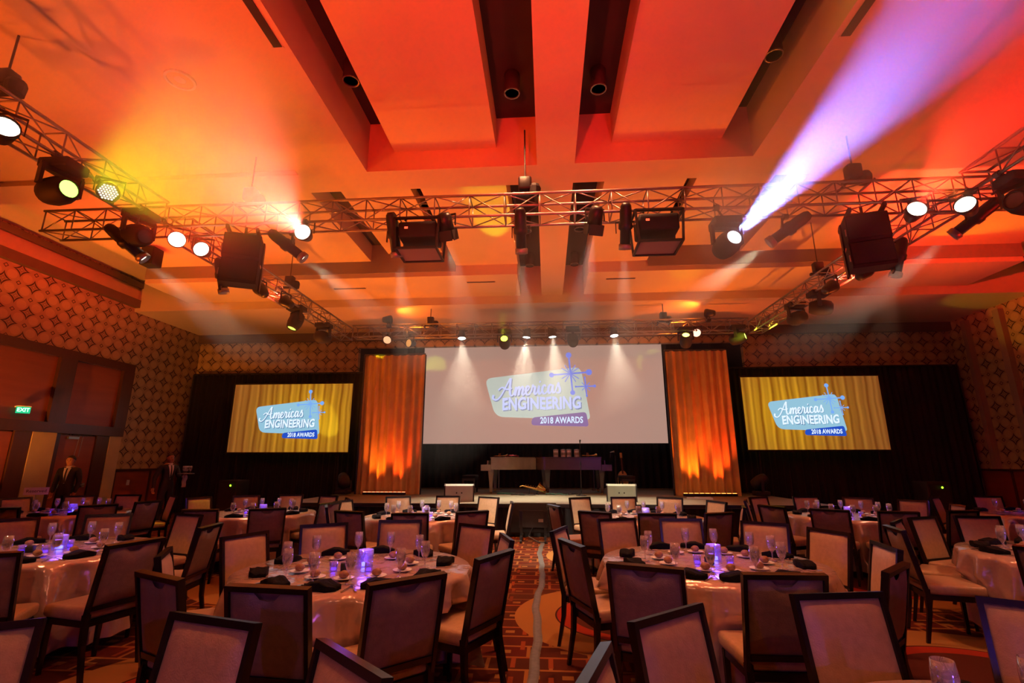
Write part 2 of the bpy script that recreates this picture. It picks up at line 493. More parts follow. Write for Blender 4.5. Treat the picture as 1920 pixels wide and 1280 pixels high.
# pilasters on the right wall
for i, (y0, y1) in enumerate(((14.55, 14.75), (15.75, 15.9), (11.2, 11.45))):
    struct(MB().quad_box((XR - 0.16, y0, 1.42), (XR, y1, 5.92)), 'trim_6', M['plain_wall'])

# doors on the left wall: tall header panels over door leaves
d = empty('door_1', (0, 0, 0)); d['kind'] = 'structure'
X = XL
MB().quad_box((X, 8.0, 2.33), (X + 0.16, 13.8, 2.58)).quad_box((X, 8.0, 4.22), (X + 0.16, 13.8, 4.45)).build('header_rail', M['dark_wood'], d)
for y0, y1 in ((13.42, 13.8), (11.5, 11.95), (8.0, 8.3)):
    MB().quad_box((X, y0, 2.58), (X + 0.17, y1, 4.22)).build('header_stile', M['dark_wood'], d)
for y0, y1 in ((11.95, 13.42), (8.3, 11.5)):
    MB().quad_box((X, y0, 2.58), (X + 0.07, y1, 4.22)).build('header_panel', M['mahogany'], d)
for y0, y1 in ((11.25, 11.85), (13.42, 13.8)):
    MB().quad_box((X, y0, 0), (X + 0.12, y1, 2.33)).build('door_pier', M['cream'], d)
for y0, y1 in ((8.0, 8.12), (10.85, 11.25), (11.85, 11.97), (13.02, 13.42)):
    MB().quad_box((X, y0, 0), (X + 0.1, y1, 2.33)).build('jamb', M['dark_wood'], d)
for k, (y0, y1) in enumerate(((9.52, 10.83), (8.14, 9.5), (11.98, 13.01))):
    lf = MB().quad_box((X, y0, 0.01), (X + 0.06, y1, 2.30)).build('door_leaf', M['mahogany'], d)
    MB().tube((X + 0.12, y0 + 0.14, 1.02), (X + 0.12, y1 - 0.14, 1.02), 0.022, n=6).quad_box((X + 0.05, y0 + 0.12, 0.97), (X + 0.13, y0 + 0.2, 1.07)).quad_box((X + 0.05, y1 - 0.2, 0.97), (X + 0.13, y1 - 0.12, 1.07)).build('push_bar', M['alu'], lf)
    MB().quad_box((X + 0.05, y0 + 0.2, 2.2), (X + 0.12, y0 + 0.5, 2.26)).build('door_closer', M['alu'], lf)
MB().tube((X + 0.1, 12.5, 2.31), (X + 0.1, 12.44, 1.75), 0.008, n=5).build('pull_cord', M['alu'], d)
MB().tube((X + 0.1, 12.6, 2.31), (X + 0.1, 12.57, 1.75), 0.008, n=5).build('pull_cord', M['alu'], d)

def text_mesh(s, size, mat_, thick=0.002, bold=0.0, sx=1.0, space=1.0):
    cu = bpy.data.curves.new('lettering', 'FONT')
    cu.body = s; cu.size = size; cu.extrude = thick; cu.offset = bold
    cu.align_x = 'CENTER'; cu.align_y = 'CENTER'; cu.space_character = space
    cu.resolution_u = 3
    o = bpy.data.objects.new('lettering', cu); COL.objects.link(o)
    dg = bpy.context.evaluated_depsgraph_get()
    me = bpy.data.meshes.new_from_object(o.evaluated_get(dg))
    bpy.data.objects.remove(o); bpy.data.curves.remove(cu)
    me.materials.clear(); me.materials.append(mat_)
    for v in me.vertices: v.co.x *= sx
    return me

# illuminated exit sign standing off the header
ex = empty('exit_sign', (X + 0.22, 10.81, 2.80)); tag(ex, 'green illuminated EXIT sign on the dark wood header above the doors', 'exit sign')
ex.rotation_euler = (0, 0, R(50)); ex.scale = (.62, .62, .62)
M['exit_green'] = emat('exit_green', (0.02, 0.55, 0.22), 1.2)
M['exit_text'] = emat('exit_text', (0.55, 1.0, 0.75), 2.2)
MB().box((0, 0.0, 0), (0.40, 0.06, 0.24)).build('sign_box', M['exit_green'], ex)
MB().box((0, 0, 0.14), (0.42, 0.08, 0.035)).build('sign_cap', M['white_gloss'], ex)
MB().bar((-0.1, 0.02, 0.12), (-0.25, 0.02, 0.12), 0.05).build('bracket', M['white_gloss'], ex)
link('lettering', text_mesh('EXIT', 0.2, M['exit_text'], 0.004, 0.004, 0.85), ex, (0, -0.034, 0), (R(90), 0, 0))

# ceiling fittings
for i, (x, y) in enumerate(((-2.70, 5.75), (-0.43, 6.15), (0.83, 6.15), (3.1, 5.7), (-2.48, 9.3), (-0.40, 12.7), (0.83, 12.7), (2.79, 9.6), (-0.40, 10.6), (0.83, 10.6))):
    names = ['front left outer slot', 'front slot left of the centre beam', 'front slot right of the centre beam', 'front right outer slot', 'middle left outer slot', 'rear end of slot left of the centre beam', 'rear end of slot right of the centre beam', 'middle right outer slot', 'middle of slot left of the centre beam', 'middle of slot right of the centre beam']
    dl = empty('ceiling_downlight', (x, y, ZD)); tag(dl, 'dark cylinder downlight in the ' + names[i], 'downlight', 'ceiling downlights')
    MB().lathe([(0.10, 0), (0.10, -0.02), (0.115, -0.03), (0.115, -0.34), (0.10, -0.35), (0.10, -0.30)], 14).build('can', M['deck_dark'], dl, True)
    MB().lathe([(0.0, -0.325), (0.1, -0.325)], 14, close=True).build('lens', M['alu'], dl)
    MB().lathe([(0.118, -0.335), (0.118, -0.352), (0.102, -0.352), (0.102, -0.335)], 14).build('trim_ring', M['alu'], dl)
sp = empty('ceiling_speaker', (-4.62, 5.03, 6.38)); tag(sp, 'round flush speaker grille in the orange ceiling at upper left', 'ceiling speaker')
MB().lathe([(0.0, -0.012), (0.15, -0.012), (0.15, 0.0)], 20).build('grille', M['ceil'], sp)
MB().lathe([(0.15, 0.0), (0.15, -0.03), (0.18, -0.03), (0.18, 0.0)], 20).build('rim', M['white_gloss'], sp)
MB().lathe([(0.0, -0.02), (0.06, -0.02), (0.07, -0.011)], 16).build('centre_cap', M['white_gloss'], sp)
def diffuser(x, y, z, sx, sy, lab):
    o = empty('air_diffuser', (x, y, z)); tag(o, lab, 'air vent', 'ceiling air vents')
    MB().quad_box((-sx / 2, -sy / 2, -0.012), (sx / 2, sy / 2, 0)).build('slot', M['deck_dark'], o)
    MB().quad_box((-sx / 2 - .02, -sy / 2 - .02, -0.008), (sx / 2 + .02, -sy / 2, 0)).quad_box((-sx / 2 - .02, sy / 2, -0.008), (sx / 2 + .02, sy / 2 + .02, 0)).build('flange', M['ceil'], o)
diffuser(-2.98 + .2, 4.0, Z0, 0.10, 1.1, 'dark linear air vent beside the front left ceiling slot') if False else None
diffuser(-3.05, 4.05, Z0, 0.10, 1.0, 'dark linear air vent beside the front left ceiling slot')
diffuser(3.45, 4.35, Z0, 0.10, 1.0, 'dark linear air vent beside the front right ceiling slot')
diffuser(-1.7, 12.35, Z0, 0.75, 0.07, 'thin air vent in the rear ceiling panel left of the centre beam')
diffuser(2.0, 12.35, Z0, 0.75, 0.07, 'thin air vent in the rear ceiling panel right of the centre beam')
diffuser(-5.4, 12.6, Z0, 0.9, 0.07, 'thin air vent in the rear ceiling panel above the left truss')
for x, y, z, lab in ((-9.7, 6.6, 6.38, 'small black box speaker under the ceiling at the left frame edge'), (-9.6, 10.6, 6.75, 'small black box speaker under the ceiling above the doors')):
    o = empty('box_speaker', (x, y, z)); tag(o, lab, 'speaker')
    rbox('cabinet', (0, 0, -0.27), (0.34, 0.32, 0.46), 0.02, M['matte_black'], o)
    MB().quad_box((-0.05, -0.05, -0.05), (0.05, 0.05, 0.0)).build('bracket', M['black_metal'], o)
    MB().box((0.0, -0.163, -0.27), (0.28, 0.01, 0.40)).build('grille', M['grille'], o)
outlet = MB().quad_box((XL + 0.03, 14.35, 0.95), (XL + 0.045, 14.45, 1.1)).build('light_switch', M['white_gloss'])
tag(outlet, 'small white switch plate on the wainscot by the doors', 'switch')

# ------------------------------------------------------------------ stage
st = empty('stage_platform', (0, 11.6, 0)); tag(st, 'low wide stage with grey deck and black skirt below the main screen', 'stage')
MB().quad_box((-6.2, 0, 0.62), (6.2, 8.3, 0.70)).build('deck', M['stage_deck'], st)
def skirt(u, v):
    x = -6.15 + 12.3 * u
    return (x, 0.03 + 0.025 * math.sin(x * 28) + 0.01 * math.sin(x * 61), 0.005 + 0.615 * v)
MB().grid(480, 1, skirt).build('skirt', M['black_cloth'], st, True)
for s in (-1, 1):
    MB().quad_box((s * 6.15 - 0.02, 0.05, 0.0), (s * 6.15 + 0.02, 5.0, 0.62)).build('side_panel', M['black_cloth'], st)
MB().quad_box((-6.2, -0.015, 0.63), (6.2, 0.0, 0.70)).build('edge_trim', M['black_metal'], st)

def drape(name, p0, p1, z0, z1, matname, label, cat='curtain', folds=5.0, amp=0.05, group=None, nseg=None):
    p0 = Vector((*p0, 0)); p1 = Vector((*p1, 0)); L = (p1 - p0).length; dr = (p1 - p0) / L; nn = Vector((-dr.y, dr.x, 0))
    ph = [random.uniform(0, 6.28) for _ in range(4)]
    n = nseg or int(L * folds * 10)
    def f(u, v):
        s = u * L
        a = amp * (math.sin(s * folds * 6.28 + ph[0] + 1.1 * math.sin(s * 1.7 + ph[1])) + 0.45 * math.sin(s * folds * 2.9 + ph[2]))
        a *= 0.75 + 0.35 * (1 - v)
        p = p0 + dr * s + nn * a
        return (p.x, p.y, z0 + (z1 - z0) * v)
    root = empty(name, (p0 + p1) / 2 + Vector((0, 0, z0)))
    o = MB().grid(n, 3, f).build('fabric', M[matname], root, True)
    o.matrix_parent_inverse = Matrix.Translation(-root.location)
    r = MB().tube(tuple(p0 + Vector((0, 0, z1 + 0.02))), tuple(p1 + Vector((0, 0, z1 + 0.02))), 0.03, n=8).build('top_rail', M['black_metal'], root)
    r.matrix_parent_inverse = Matrix.Translation(-root.location)
    for p in (p0, p1):
        q = MB().tube((p.x, p.y, z0), (p.x, p.y, z1), 0.03, n=8).build('upright', M['black_metal'], root)
        q.matrix_parent_inverse = Matrix.Translation(-root.location)
    tag(root, label, cat, group)
    return root
drape('black_drape', (-5.75, 16.3), (-12.35, 16.3), 0.0, 4.58, 'black_cloth', 'black drape wall behind the left side screen, reaching the patterned wall', 'drape')
drape('black_drape', (13.0, 16.3), (5.45, 16.3), 0.0, 4.58, 'black_cloth', 'black drape wall behind the right side screen, reaching the corner', 'drape')
drape('gold_curtain', (-3.72, 14.75), (-5.65, 14.75), 0.7, 4.85, 'gold_cloth', 'tall amber lit curtain between the main screen and left side screen', 'curtain', 4.2, 0.05)
drape('gold_curtain', (5.35, 14.75), (3.55, 14.75), 0.7, 4.85, 'gold_cloth', 'tall amber lit curtain between the main screen and right side screen', 'curtain', 4.2, 0.05)
drape('masking_drape', (-4.0, 14.95), (-4.95, 18.3), 0.7, 4.85, 'black_cloth', 'black masking drape running back behind the left amber curtain', 'drape')
drape('masking_drape', (3.75, 14.95), (4.7, 18.3), 0.7, 4.85, 'black_cloth', 'black masking drape running back behind the right amber curtain', 'drape')
drape('backdrop_drape', (5.6, 18.9), (-5.6, 18.9), 0.7, 6.4, 'black_cloth', 'black backdrop behind the two pianos under the main screen', 'drape', 4.0)
# ------------------------------------------------------------------ projection screens and the projected emblem
def screen_mat(name, kind):
    m, t, b = nt(name); g = N(t)
    x, y, z, vec = g.coords()
    setv(b, rough=0.8)
    if kind == 'pink':
        b.inputs['Base Color'].default_value = (0.50, 0.45, 0.43, 1)
        c = g.mix(g.noise(vec, 0.35, 1.0), (0.64, 0.38, 0.30), (0.68, 0.42, 0.33))
        t.links.new(c, b.inputs['Emission Color']); b.inputs['Emission Strength'].default_value = 0.60
    else:
        b.inputs['Base Color'].default_value = (0.22, 0.20, 0.18, 1)
        wob = g.m('ADD', x, g.m('MULTIPLY', g.noise(vec, 0.8, 2.0), 0.16))
        s1 = g.m('SINE', g.m('MULTIPLY', wob, 31.0)); s2 = g.m('SINE', g.m('MULTIPLY', wob, 13.7)); s3 = g.m('SINE', g.m('MULTIPLY', wob, 53.0))
        f = g.m('ADD', g.m('ADD', g.m('MULTIPLY', s1, 0.25), g.m('MULTIPLY', s2, 0.2)), g.m('MULTIPLY', s3, 0.12))
        f = g.m('ADD', f, 0.5)
        cx = 0.75 if kind == 'left' else -0.95
        dx = g.m('DIVIDE', g.m('SUBTRACT', x, cx), 1.6); dz = g.m('DIVIDE', z, 1.5)
        r2 = g.m('ADD', g.m('MULTIPLY', dx, dx), g.m('MULTIPLY', dz, dz))
        gl = g.m('POWER', 2.718, g.m('MULTIPLY', r2, -0.8))
        a = g.mix(f, (0.16, 0.045, 0.006), (0.34, 0.12, 0.022))
        bb = g.mix(f, (0.30, 0.11, 0.0), (0.90, 0.46, 0.015))
        t.links.new(g.mix(gl, a, bb), b.inputs['Emission Color']); b.inputs['Emission Strength'].default_value = 0.75
    try: m.cycles.emission_sampling = 'NONE'
    except Exception: pass
    return m

def rounded_poly(pts, rads, n=5):
    out = []; L = len(pts)
    for i, p in enumerate(pts):
        p = Vector(p); a = Vector(pts[i - 1]) - p; b = Vector(pts[(i + 1) % L]) - p
        r = min(rads[i], a.length * .49, b.length * .49)
        p0 = p + a.normalized() * r; p1 = p + b.normalized() * r
        for k in range(n + 1):
            t = k / n
            q = p0 * (1 - t) ** 2 + p * 2 * t * (1 - t) + p1 * t * t
            out.append((q.x, q.y))
    return out

def catmull(pts, n=6):
    out = []
    for i in range(len(pts) - 1):
        p0 = Vector(pts[max(i - 1, 0)]); p1 = Vector(pts[i]); p2 = Vector(pts[i + 1]); p3 = Vector(pts[min(i + 2, len(pts) - 1)])
        for k in range(n):
            t = k / n
            out.append(0.5 * ((2 * p1) + (p2 - p0) * t + (2 * p0 - 5 * p1 + 4 * p2 - p3) * t * t + (-p0 + 3 * p1 - 3 * p2 + p3) * t ** 3))
    out.append(Vector(pts[-1]))
    return out

def ribbon(mb, pts, w0, w1=None, z=0.0):
    """flat brush stroke, thicker in its down strokes"""
    w1 = w1 or w0
    b = len(mb.v); n = len(pts)
    for i, p in enumerate(pts):
        d = (pts[min(i + 1, n - 1)] - pts[max(i - 1, 0)])
        d = d.normalized() if d.length > 1e-9 else Vector((1, 0))
        w = w0 + (w1 - w0) * max(0.0, -d.y)
        s = Vector((-d.y, d.x)) * w / 2
        mb.v += [(p.x + s.x, p.y + s.y, z), (p.x - s.x, p.y - s.y, z)]
    for i in range(n - 1):
        a = b + 2 * i
        mb.f.append((a, a + 1, a + 3, a + 2))
    return mb

# handwritten "Americas": strokes in x-height units
SCRIPT = [
    [(-1.15, 0.25), (-1.2, -0.15), (-0.8, -0.35), (-0.3, 0.0), (0.25, 0.85), (0.75, 1.75), (0.98, 2.05)],          # A left stroke
    [(0.98, 2.05), (0.9, 1.2), (0.88, 0.35), (1.02, 0.02), (1.25, 0.12), (1.45, 0.45)],                            # A right stroke
    [(-0.55, 0.75), (-0.1, 1.05), (0.35, 0.82), (0.85, 0.78), (1.1, 0.9)],                                          # A bar
    [(1.45, 0.45), (1.62, 0.98), (1.6, 0.5), (1.5, 0.0), (1.7, 0.6), (1.95, 0.98), (2.05, 0.75), (1.93, 0.0), (2.12, 0.6), (2.38, 0.98), (2.5, 0.75), (2.4, 0.2), (2.52, 0.0), (2.75, 0.25)],   # m
    [(2.75, 0.3), (3.1, 0.55), (3.25, 0.85), (3.08, 1.0), (2.86, 0.75), (2.82, 0.3), (3.02, 0.0), (3.32, 0.12), (3.55, 0.5)],                                                             # e
    [(3.55, 0.5), (3.68, 1.08), (3.72, 0.9), (3.95, 0.88), (3.92, 0.5), (3.88, 0.15), (4.02, 0.0), (4.25, 0.3)],                                                                          # r
    [(4.25, 0.3), (4.45, 0.95), (4.4, 0.4), (4.46, 0.04), (4.62, 0.05), (4.82, 0.4)], [(4.55, 1.30), (4.60, 1.42), (4.66, 1.5)],                                                          # i
    [(5.28, 0.78), (5.15, 1.0), (4.92, 0.8), (4.84, 0.35), (5.02, 0.0), (5.3, 0.1), (5.55, 0.4)],                                                                                         # c
    [(6.1, 0.8), (5.9, 1.0), (5.65, 0.75), (5.58, 0.3), (5.72, 0.0), (5.95, 0.25), (6.15, 0.95), (6.1, 0.4), (6.18, 0.04), (6.4, 0.15), (6.55, 0.45)],                                    # a
    [(6.55, 0.45), (6.8, 1.12), (6.85, 0.85), (7.0, 0.45), (6.95, 0.1), (6.72, 0.0), (6.55, 0.12)],                                                                                       # s
]

def emblem(parent, unit, off, y, cols, tagname):
    """the projected awards emblem; coordinates in picture units with (743, 580) at its middle"""
    def T(p): return ((p[0] - 743) * unit + off[0], (580 - p[1]) * unit + off[1])
    ident = Matrix(((1, 0, 0, 0), (0, 0, -1, 0), (0, 1, 0, 0), (0, 0, 0, 1)))     # (a, b, c) -> (a, -c, b)
    def flat(name, poly, depth, m, par):
        mb = MB(); mb.prism([T(p) for p in poly], 0.004, Matrix.Translation((0, -depth, 0)) @ ident)
        return mb.build(name, m, par)
    panel = rounded_poly([(415, 480), (1010, 412), (1060, 738), (482, 716)], [45, 45, 30, 55])
    pn = flat('logo_panel', panel, 0.012, cols['panel'], parent)
    ban = rounded_poly([(706, 722), (1034, 690), (1048, 778), (702, 768)], [25, 20, 20, 20])
    bn = flat('logo_banner', ban, 0.020, cols['banner'], parent)
    # star bursts
    sm = MB()
    def stroke(a, b2, w0, w1=None):
        ribbon(sm, [Vector(T(a)), (Vector(T(a)) + Vector(T(b2))) / 2, Vector(T(b2))], w0 * unit)
    def ball(c, r):
        b = len(sm.v); c = T(c)
        sm.v.append((c[0], c[1], 0))
        for k in range(12): sm.v.append((c[0] + r * unit * math.cos(k * .5236), c[1] + r * unit * math.sin(k * .5236), 0))
        for k in range(12): sm.f.append((b, b + 1 + k, b + 1 + (k + 1) % 12))
    stroke((938, 335), (957, 572), 10); stroke((828, 462), (1062, 447), 10)
    for p, r in (((938, 338), 18), ((957, 572), 15), ((830, 462), 15), ((1060, 447), 19)): ball(p, r)
    for a in (32, 58, 122, 148, 212, 238, 302, 328):
        ca, sa = math.cos(R(a)), math.sin(R(a))
        stroke((945 + 8 * ca, 453 + 8 * sa), (945 + 62 * ca, 453 + 62 * sa), 5)
    stroke((975, 536), (1090, 533), 7); stroke((1033, 478), (1042, 594), 7)
    for p, r in (((1091, 533), 9), ((977, 536), 6), ((1033, 479), 6), ((1042, 593), 6)): ball(p, r)
    for a in (45, 135, 225, 315):
        stroke((1038, 535), (1038 + 34 * math.cos(R(a)), 535 + 34 * math.sin(R(a))), 4)
    sm.v = [(v[0], -0.024, v[1]) for v in sm.v]
    sm.build('star_emblem', cols['star'], parent)
    # script word with drop shadow
    k = 54.0; base = (528, 592); tilt = -0.055
    for nm, dx, dy, m, dep in (('script_shadow', 5, 6, cols['shadow'], 0.016), ('script_lettering', 0, 0, cols['text'], 0.022)):
        mb = MB()
        for s in SCRIPT:
            pts = [T((base[0] + dx + p[0] * k * 0.93, base[1] + dy - p[1] * k + (p[0] * k) * tilt)) for p in s]
            ribbon(mb, catmull(pts, 6), 8.5 * unit, 14 * unit)
        mb.v = [(v[0], -dep, v[1]) for v in mb.v]
        mb.build(nm, m, parent)
    def word(s, cx, cyy, w, h, m, dep, name, jig=0.0, bold=0.03):
        me = text_mesh(s, 1.0, m, 0.0, bold, 1.0, 1.02)
        xs = [v.co.x for v in me.vertices]; ys = [v.co.y for v in me.vertices]
        sx = w / (max(xs) - min(xs)); sy = h / (max(ys) - min(ys)); mx = (max(xs) + min(xs)) / 2; my = (max(ys) + min(ys)) / 2
        for v in me.vertices:
            q = T((cx + (v.co.x - mx) * sx, cyy - (v.co.y - my) * sy + jig * math.sin((v.co.x - mx) * sx * 0.075) - 0.012 * (v.co.x - mx) * sx))
            v.co = (q[0], -dep, q[1])
        return link(name, me, parent)
    word('ENGINEERING', 771, 641, 478, 78, cols['shadow'], 0.016, 'engineering_shadow', 3.0, 0.035)
    word('ENGINEERING', 765, 635, 478, 78, cols['text'], 0.022, 'engineering_lettering', 3.0, 0.035)
    word('2018 AWARDS', 885, 738, 258, 40, cols['text2'], 0.026, 'awards_lettering', 1.0, 0.03)

def screen(name, x0, x1, z0, z1, y, kind, label, legs=False, top=None):
    cx, cz = (x0 + x1) / 2, (z0 + z1) / 2
    root = empty(name, (cx, y, cz)); tag(root, label, 'screen')
    w, h = x1 - x0, z1 - z0
    MB().quad_box((-w / 2, -0.01, -h / 2), (w / 2, 0.0, h / 2)).build('screen_surface', screen_mat('projection_' + kind, kind), root)
    f = 0.05 if kind != 'pink' else 0.04
    for lo, hi in (((-w / 2 - f, -0.015, -h / 2 - f), (w / 2 + f, 0.05, -h / 2)), ((-w / 2 - f, -0.015, h / 2), (w / 2 + f, 0.05, h / 2 + f)),
                   ((-w / 2 - f, -0.015, -h / 2), (-w / 2, 0.05, h / 2)), ((w / 2, -0.015, -h / 2), (w / 2 + f, 0.05, h / 2))):
        MB().quad_box(lo, hi).build('frame_bar', M['matte_black'], root)
    if legs:
        for s in (-1, 1):
            MB().bar((s * w * 0.42, 0.06, -h / 2), (s * w * 0.42, 0.06, -cz), 0.05).bar((s * w * 0.42, -0.3, -cz + 0.03), (s * w * 0.42, 0.25, -cz + 0.03), 0.05).build('leg', M['matte_black'], root)
    if top:
        for s in (-0.3, 0.3):
            MB().tube((s * w, 0.02, h / 2), (s * w, 0.02, top - cz), 0.008, n=5).build('hanging_cable', M['black_metal'], root)
    return root
ec = {}
def em(n, c, s): ec[n] = emat('projected_' + n, c, s); return ec[n]
main = screen('projection_screen', -4.71, 4.36, 2.28, 6.05, 18.5, 'pink', 'wide pale pink main screen with awards emblem above the pianos', top=6.7)
emblem(main, 0.00612, (-0.15, -0.07), 0, dict(panel=em('cream', (0.62, 0.66, 0.58), 0.9), banner=em('purple', (0.30, 0.17, 0.36), 0.95), star=em('blue', (0.22, 0.27, 0.92), 0.9), shadow=em('slate', (0.16, 0.18, 0.42), 0.9), text=em('lavender', (0.58, 0.62, 0.98), 1.05), text2=em('ice', (0.66, 0.76, 0.95), 1.1)), 'main')
side_cols = dict(panel=em('aqua', (0.30, 0.55, 0.70), 1.0), banner=em('royal', (0.02, 0.08, 0.55), 1.0), star=em('sky', (0.20, 0.42, 0.92), 1.0), shadow=em('ink', (0.05, 0.12, 0.30), 1.0), text=em('white', (0.74, 0.86, 0.98), 1.1), text2=em('white_small', (0.75, 0.86, 0.98), 1.1))
sl = screen('projection_screen', -10.5, -6.42, 1.93, 4.16, 15.9, 'left', 'left side screen with blue emblem over projected gold curtain', legs=True)
emblem(sl, 0.00353, (-0.08, 0.0), 0, side_cols, 'left')
sr = screen('projection_screen', 6.13, 10.29, 1.98, 4.22, 15.9, 'right', 'right side screen with blue emblem over projected gold curtain', legs=True)
emblem(sr, 0.00353, (-0.2, -0.02), 0, side_cols, 'right')
# ------------------------------------------------------------------ lighting trusses
TW = 0.34          # truss width
TZ = 5.28          # truss centre height
def truss(name, p0, p1, label, bay=0.52):
    p0 = Vector(p0); p1 = Vector(p1); L = (p1 - p0).length
    ang = math.atan2(p1.y - p0.y, p1.x - p0.x)
    root = empty(name, p0, ang); tag(root, label, 'truss', 'aluminium box trusses')
    h = TW / 2
    cme = MB().tube((0, 0, 0), (L, 0, 0), 0.021, n=8).mesh('chord', M['alu'], True)
    for a, b in ((-h, -h), (h, -h), (h, h), (-h, h)):
        link('chord', cme, root, (0, a, b))
    n = int(round(L / bay)); bl = L / n
    s_me = MB().tube((0, 0, -h), (0, 0, h), 0.010, n=6).mesh('strut', M['alu'], True)
    dl = math.hypot(bl, TW)
    d_me = MB().tube((0, 0, -dl / 2), (0, 0, dl / 2), 0.0095, n=6).mesh('diagonal', M['alu'], True)
    th = math.atan2(bl, TW)
    for i in range(n + 1):
        x = i * bl
        x = min(max(x, 0.03), L - 0.03)
        for a in (-h, h):
            link('strut', s_me, root, (x, a, 0))
            link('strut', s_me, root, (x, 0, a), (R(90), 0, 0))
        if i < n:
            sg = 1 if i % 2 == 0 else -1
            for a in (-h, h):
                link('diagonal', d_me, root, (x + bl / 2, a, 0), (0, sg * th, 0))
                o = link('diagonal', d_me, root, (x + bl / 2, 0, a))
                o.rotation_euler = Vector((bl, sg * TW, 0)).to_track_quat('Z', 'Y').to_euler()
    return root
MIDY, REARY, SX = 6.7, 13.9, 5.9
truss('lighting_truss', (-7.85, MIDY, TZ), (7.75, MIDY, TZ), 'long aluminium truss crossing the room at mid ceiling with spotlights')
truss('lighting_truss', (-5.7, REARY, TZ + 0.1), (5.7, REARY, TZ + 0.1), 'aluminium truss above the main screen carrying four white spotlights')
truss('lighting_truss', (-SX, 6.95, TZ + 0.02), (-SX, 13.85, TZ + 0.02), 'aluminium truss running from the left line array back to the stage')
truss('lighting_truss', (SX, 6.95, TZ + 0.02), (SX, 13.85, TZ + 0.02), 'aluminium truss running from the right line array back to the stage')
truss('lighting_truss', (-SX, 2.6, TZ + 0.02), (-SX, 6.45, TZ + 0.02), 'hazy aluminium truss running toward the camera at upper left')
truss('lighting_truss', (SX, 2.6, TZ + 0.02), (SX, 6.45, TZ + 0.02), 'red lit aluminium truss running toward the camera at upper right')

# chain hoists that carry the trusses
def hoist(x, y, label, z1, big=False):
    root = empty('chain_hoist', (x, y, TZ + TW / 2)); tag(root, label, 'hoist', 'truss chain hoists')
    lo = 0.03
    MB().box((0, 0, lo + 0.06), (0.36, 0.06, 0.05)).tube((-0.16, -0.17, lo), (-0.16, 0.17, lo), 0.016, n=6).tube((0.16, -0.17, lo), (0.16, 0.17, lo), 0.016, n=6).build('spreader', M['black_metal'], root)
    o = rbox('motor_body', (0, 0, lo + 0.22), (0.20, 0.16, 0.22), 0.03, M['black_metal'], root)
    MB().lathe([(0.08, 0.0), (0.1, -0.05), (0.09, -0.16), (0.02, -0.2)], 10, Matrix.Translation((0.14, 0.0, lo + 0.2))).build('chain_bag', M['matte_black'], root)
    MB().tube((0, 0, lo + 0.3), (0, 0, z1 - TZ - TW / 2), 0.012, n=6).build('chain', M['black_metal'], root)
hoist(-0.27, MIDY, 'black chain hoist on the mid truss at the centre beam', 6.65)
hoist(-4.6, MIDY, 'black chain hoist above the left line array', 6.38)
hoist(4.5, MIDY, 'black chain hoist above the right line array', Z0)
for x, l in ((-3.4, 'left'), (3.4, 'right')):
    hoist(x, REARY, 'small chain hoist at the %s part of the rear truss' % l, 6.07)
for s, l in ((-1, 'left'), (1, 'right')):
    hoist(s * SX, 10.4, 'chain hoist midway along the %s side truss' % l, 6.75)
    hoist(s * SX, 4.2, 'chain hoist on the near end of the %s side truss' % l, Z0)

# ------------------------------------------------------------------ light fittings
def spot(parent, loc, direction, col, energy, angle, blend=0.35, radius=0.05):
    ld = bpy.data.lights.new('beam', 'SPOT')
    ld.color = col; ld.energy = energy; ld.spot_size = R(angle); ld.spot_blend = blend; ld.shadow_soft_size = radius
    o = bpy.data.objects.new('beam', ld); COL.objects.link(o)
    o.parent = parent; o.location = loc
    o.rotation_euler = Vector(direction).to_track_quat('-Z', 'Y').to_euler()
    return o
EM = {}
def face_mat(col, s):
    s = min(s, 7.0)
    key = (tuple(col), s)
    if key not in EM: EM[key] = emat('lamp_face', col, s)
    return EM[key]
# shared meshes; optical axis is local +Z
AX = Matrix.Identity(4)
par_body = MB().lathe([(0.0, -0.2), (0.07, -0.2), (0.085, -0.17), (0.11, -0.05), (0.125, 0.0), (0.125, 0.06), (0.115, 0.06), (0.115, 0.0)], 18).mesh('par_body', M['black_metal'], True)
par_face = MB().lathe([(0.0, 0.035), (0.113, 0.035)], 18, close=True).mesh('par_face')
par_cells = MB()
for q in range(-3, 4):
    for r_ in range(-3, 4):
        x_, y_ = 0.032 * (q + r_ / 2), 0.0277 * r_
        if math.hypot(x_, y_) < 0.1: par_cells.lathe([(0.0, 0.042), (0.0125, 0.042), (0.0125, 0.03)], 6, Matrix.Translation((x_, y_, 0)), close=True)
par_cells = par_cells.mesh('led_cell')
leko_body = MB().lathe([(0.0, -0.42), (0.05, -0.42), (0.075, -0.38), (0.085, -0.30), (0.085, -0.16), (0.10, -0.14), (0.10, -0.06), (0.075, -0.04), (0.075, 0.18), (0.07, 0.18)], 14).mesh('leko_body', M['black_metal'], True)
leko_ring = MB().lathe([(0.078, 0.15), (0.092, 0.16), (0.092, 0.235), (0.08, 0.235), (0.075, 0.17)], 14).mesh('leko_ring', M['alu'], True)
leko_face = MB().lathe([(0.0, 0.19), (0.076, 0.19)], 14, close=True).mesh('leko_face')
fres_body = MB().lathe([(0.0, -0.2), (0.07, -0.2), (0.10, -0.15), (0.11, 0.06), (0.10, 0.06)], 12).mesh('fresnel_body', M['black_metal'], True)
fres_face = MB().lathe([(0.0, 0.05), (0.1, 0.05)], 12, close=True).mesh('fresnel_face')
fres_door = MB().box((0, 0.115, 0.13), (0.2, 0.006, 0.15)).box((0, -0.115, 0.13), (0.2, 0.006, 0.15)).box((0.115, 0, 0.13), (0.006, 0.2, 0.15)).box((-0.115, 0, 0.13), (0.006, 0.2, 0.15)).mesh('barn_door', M['matte_black'])
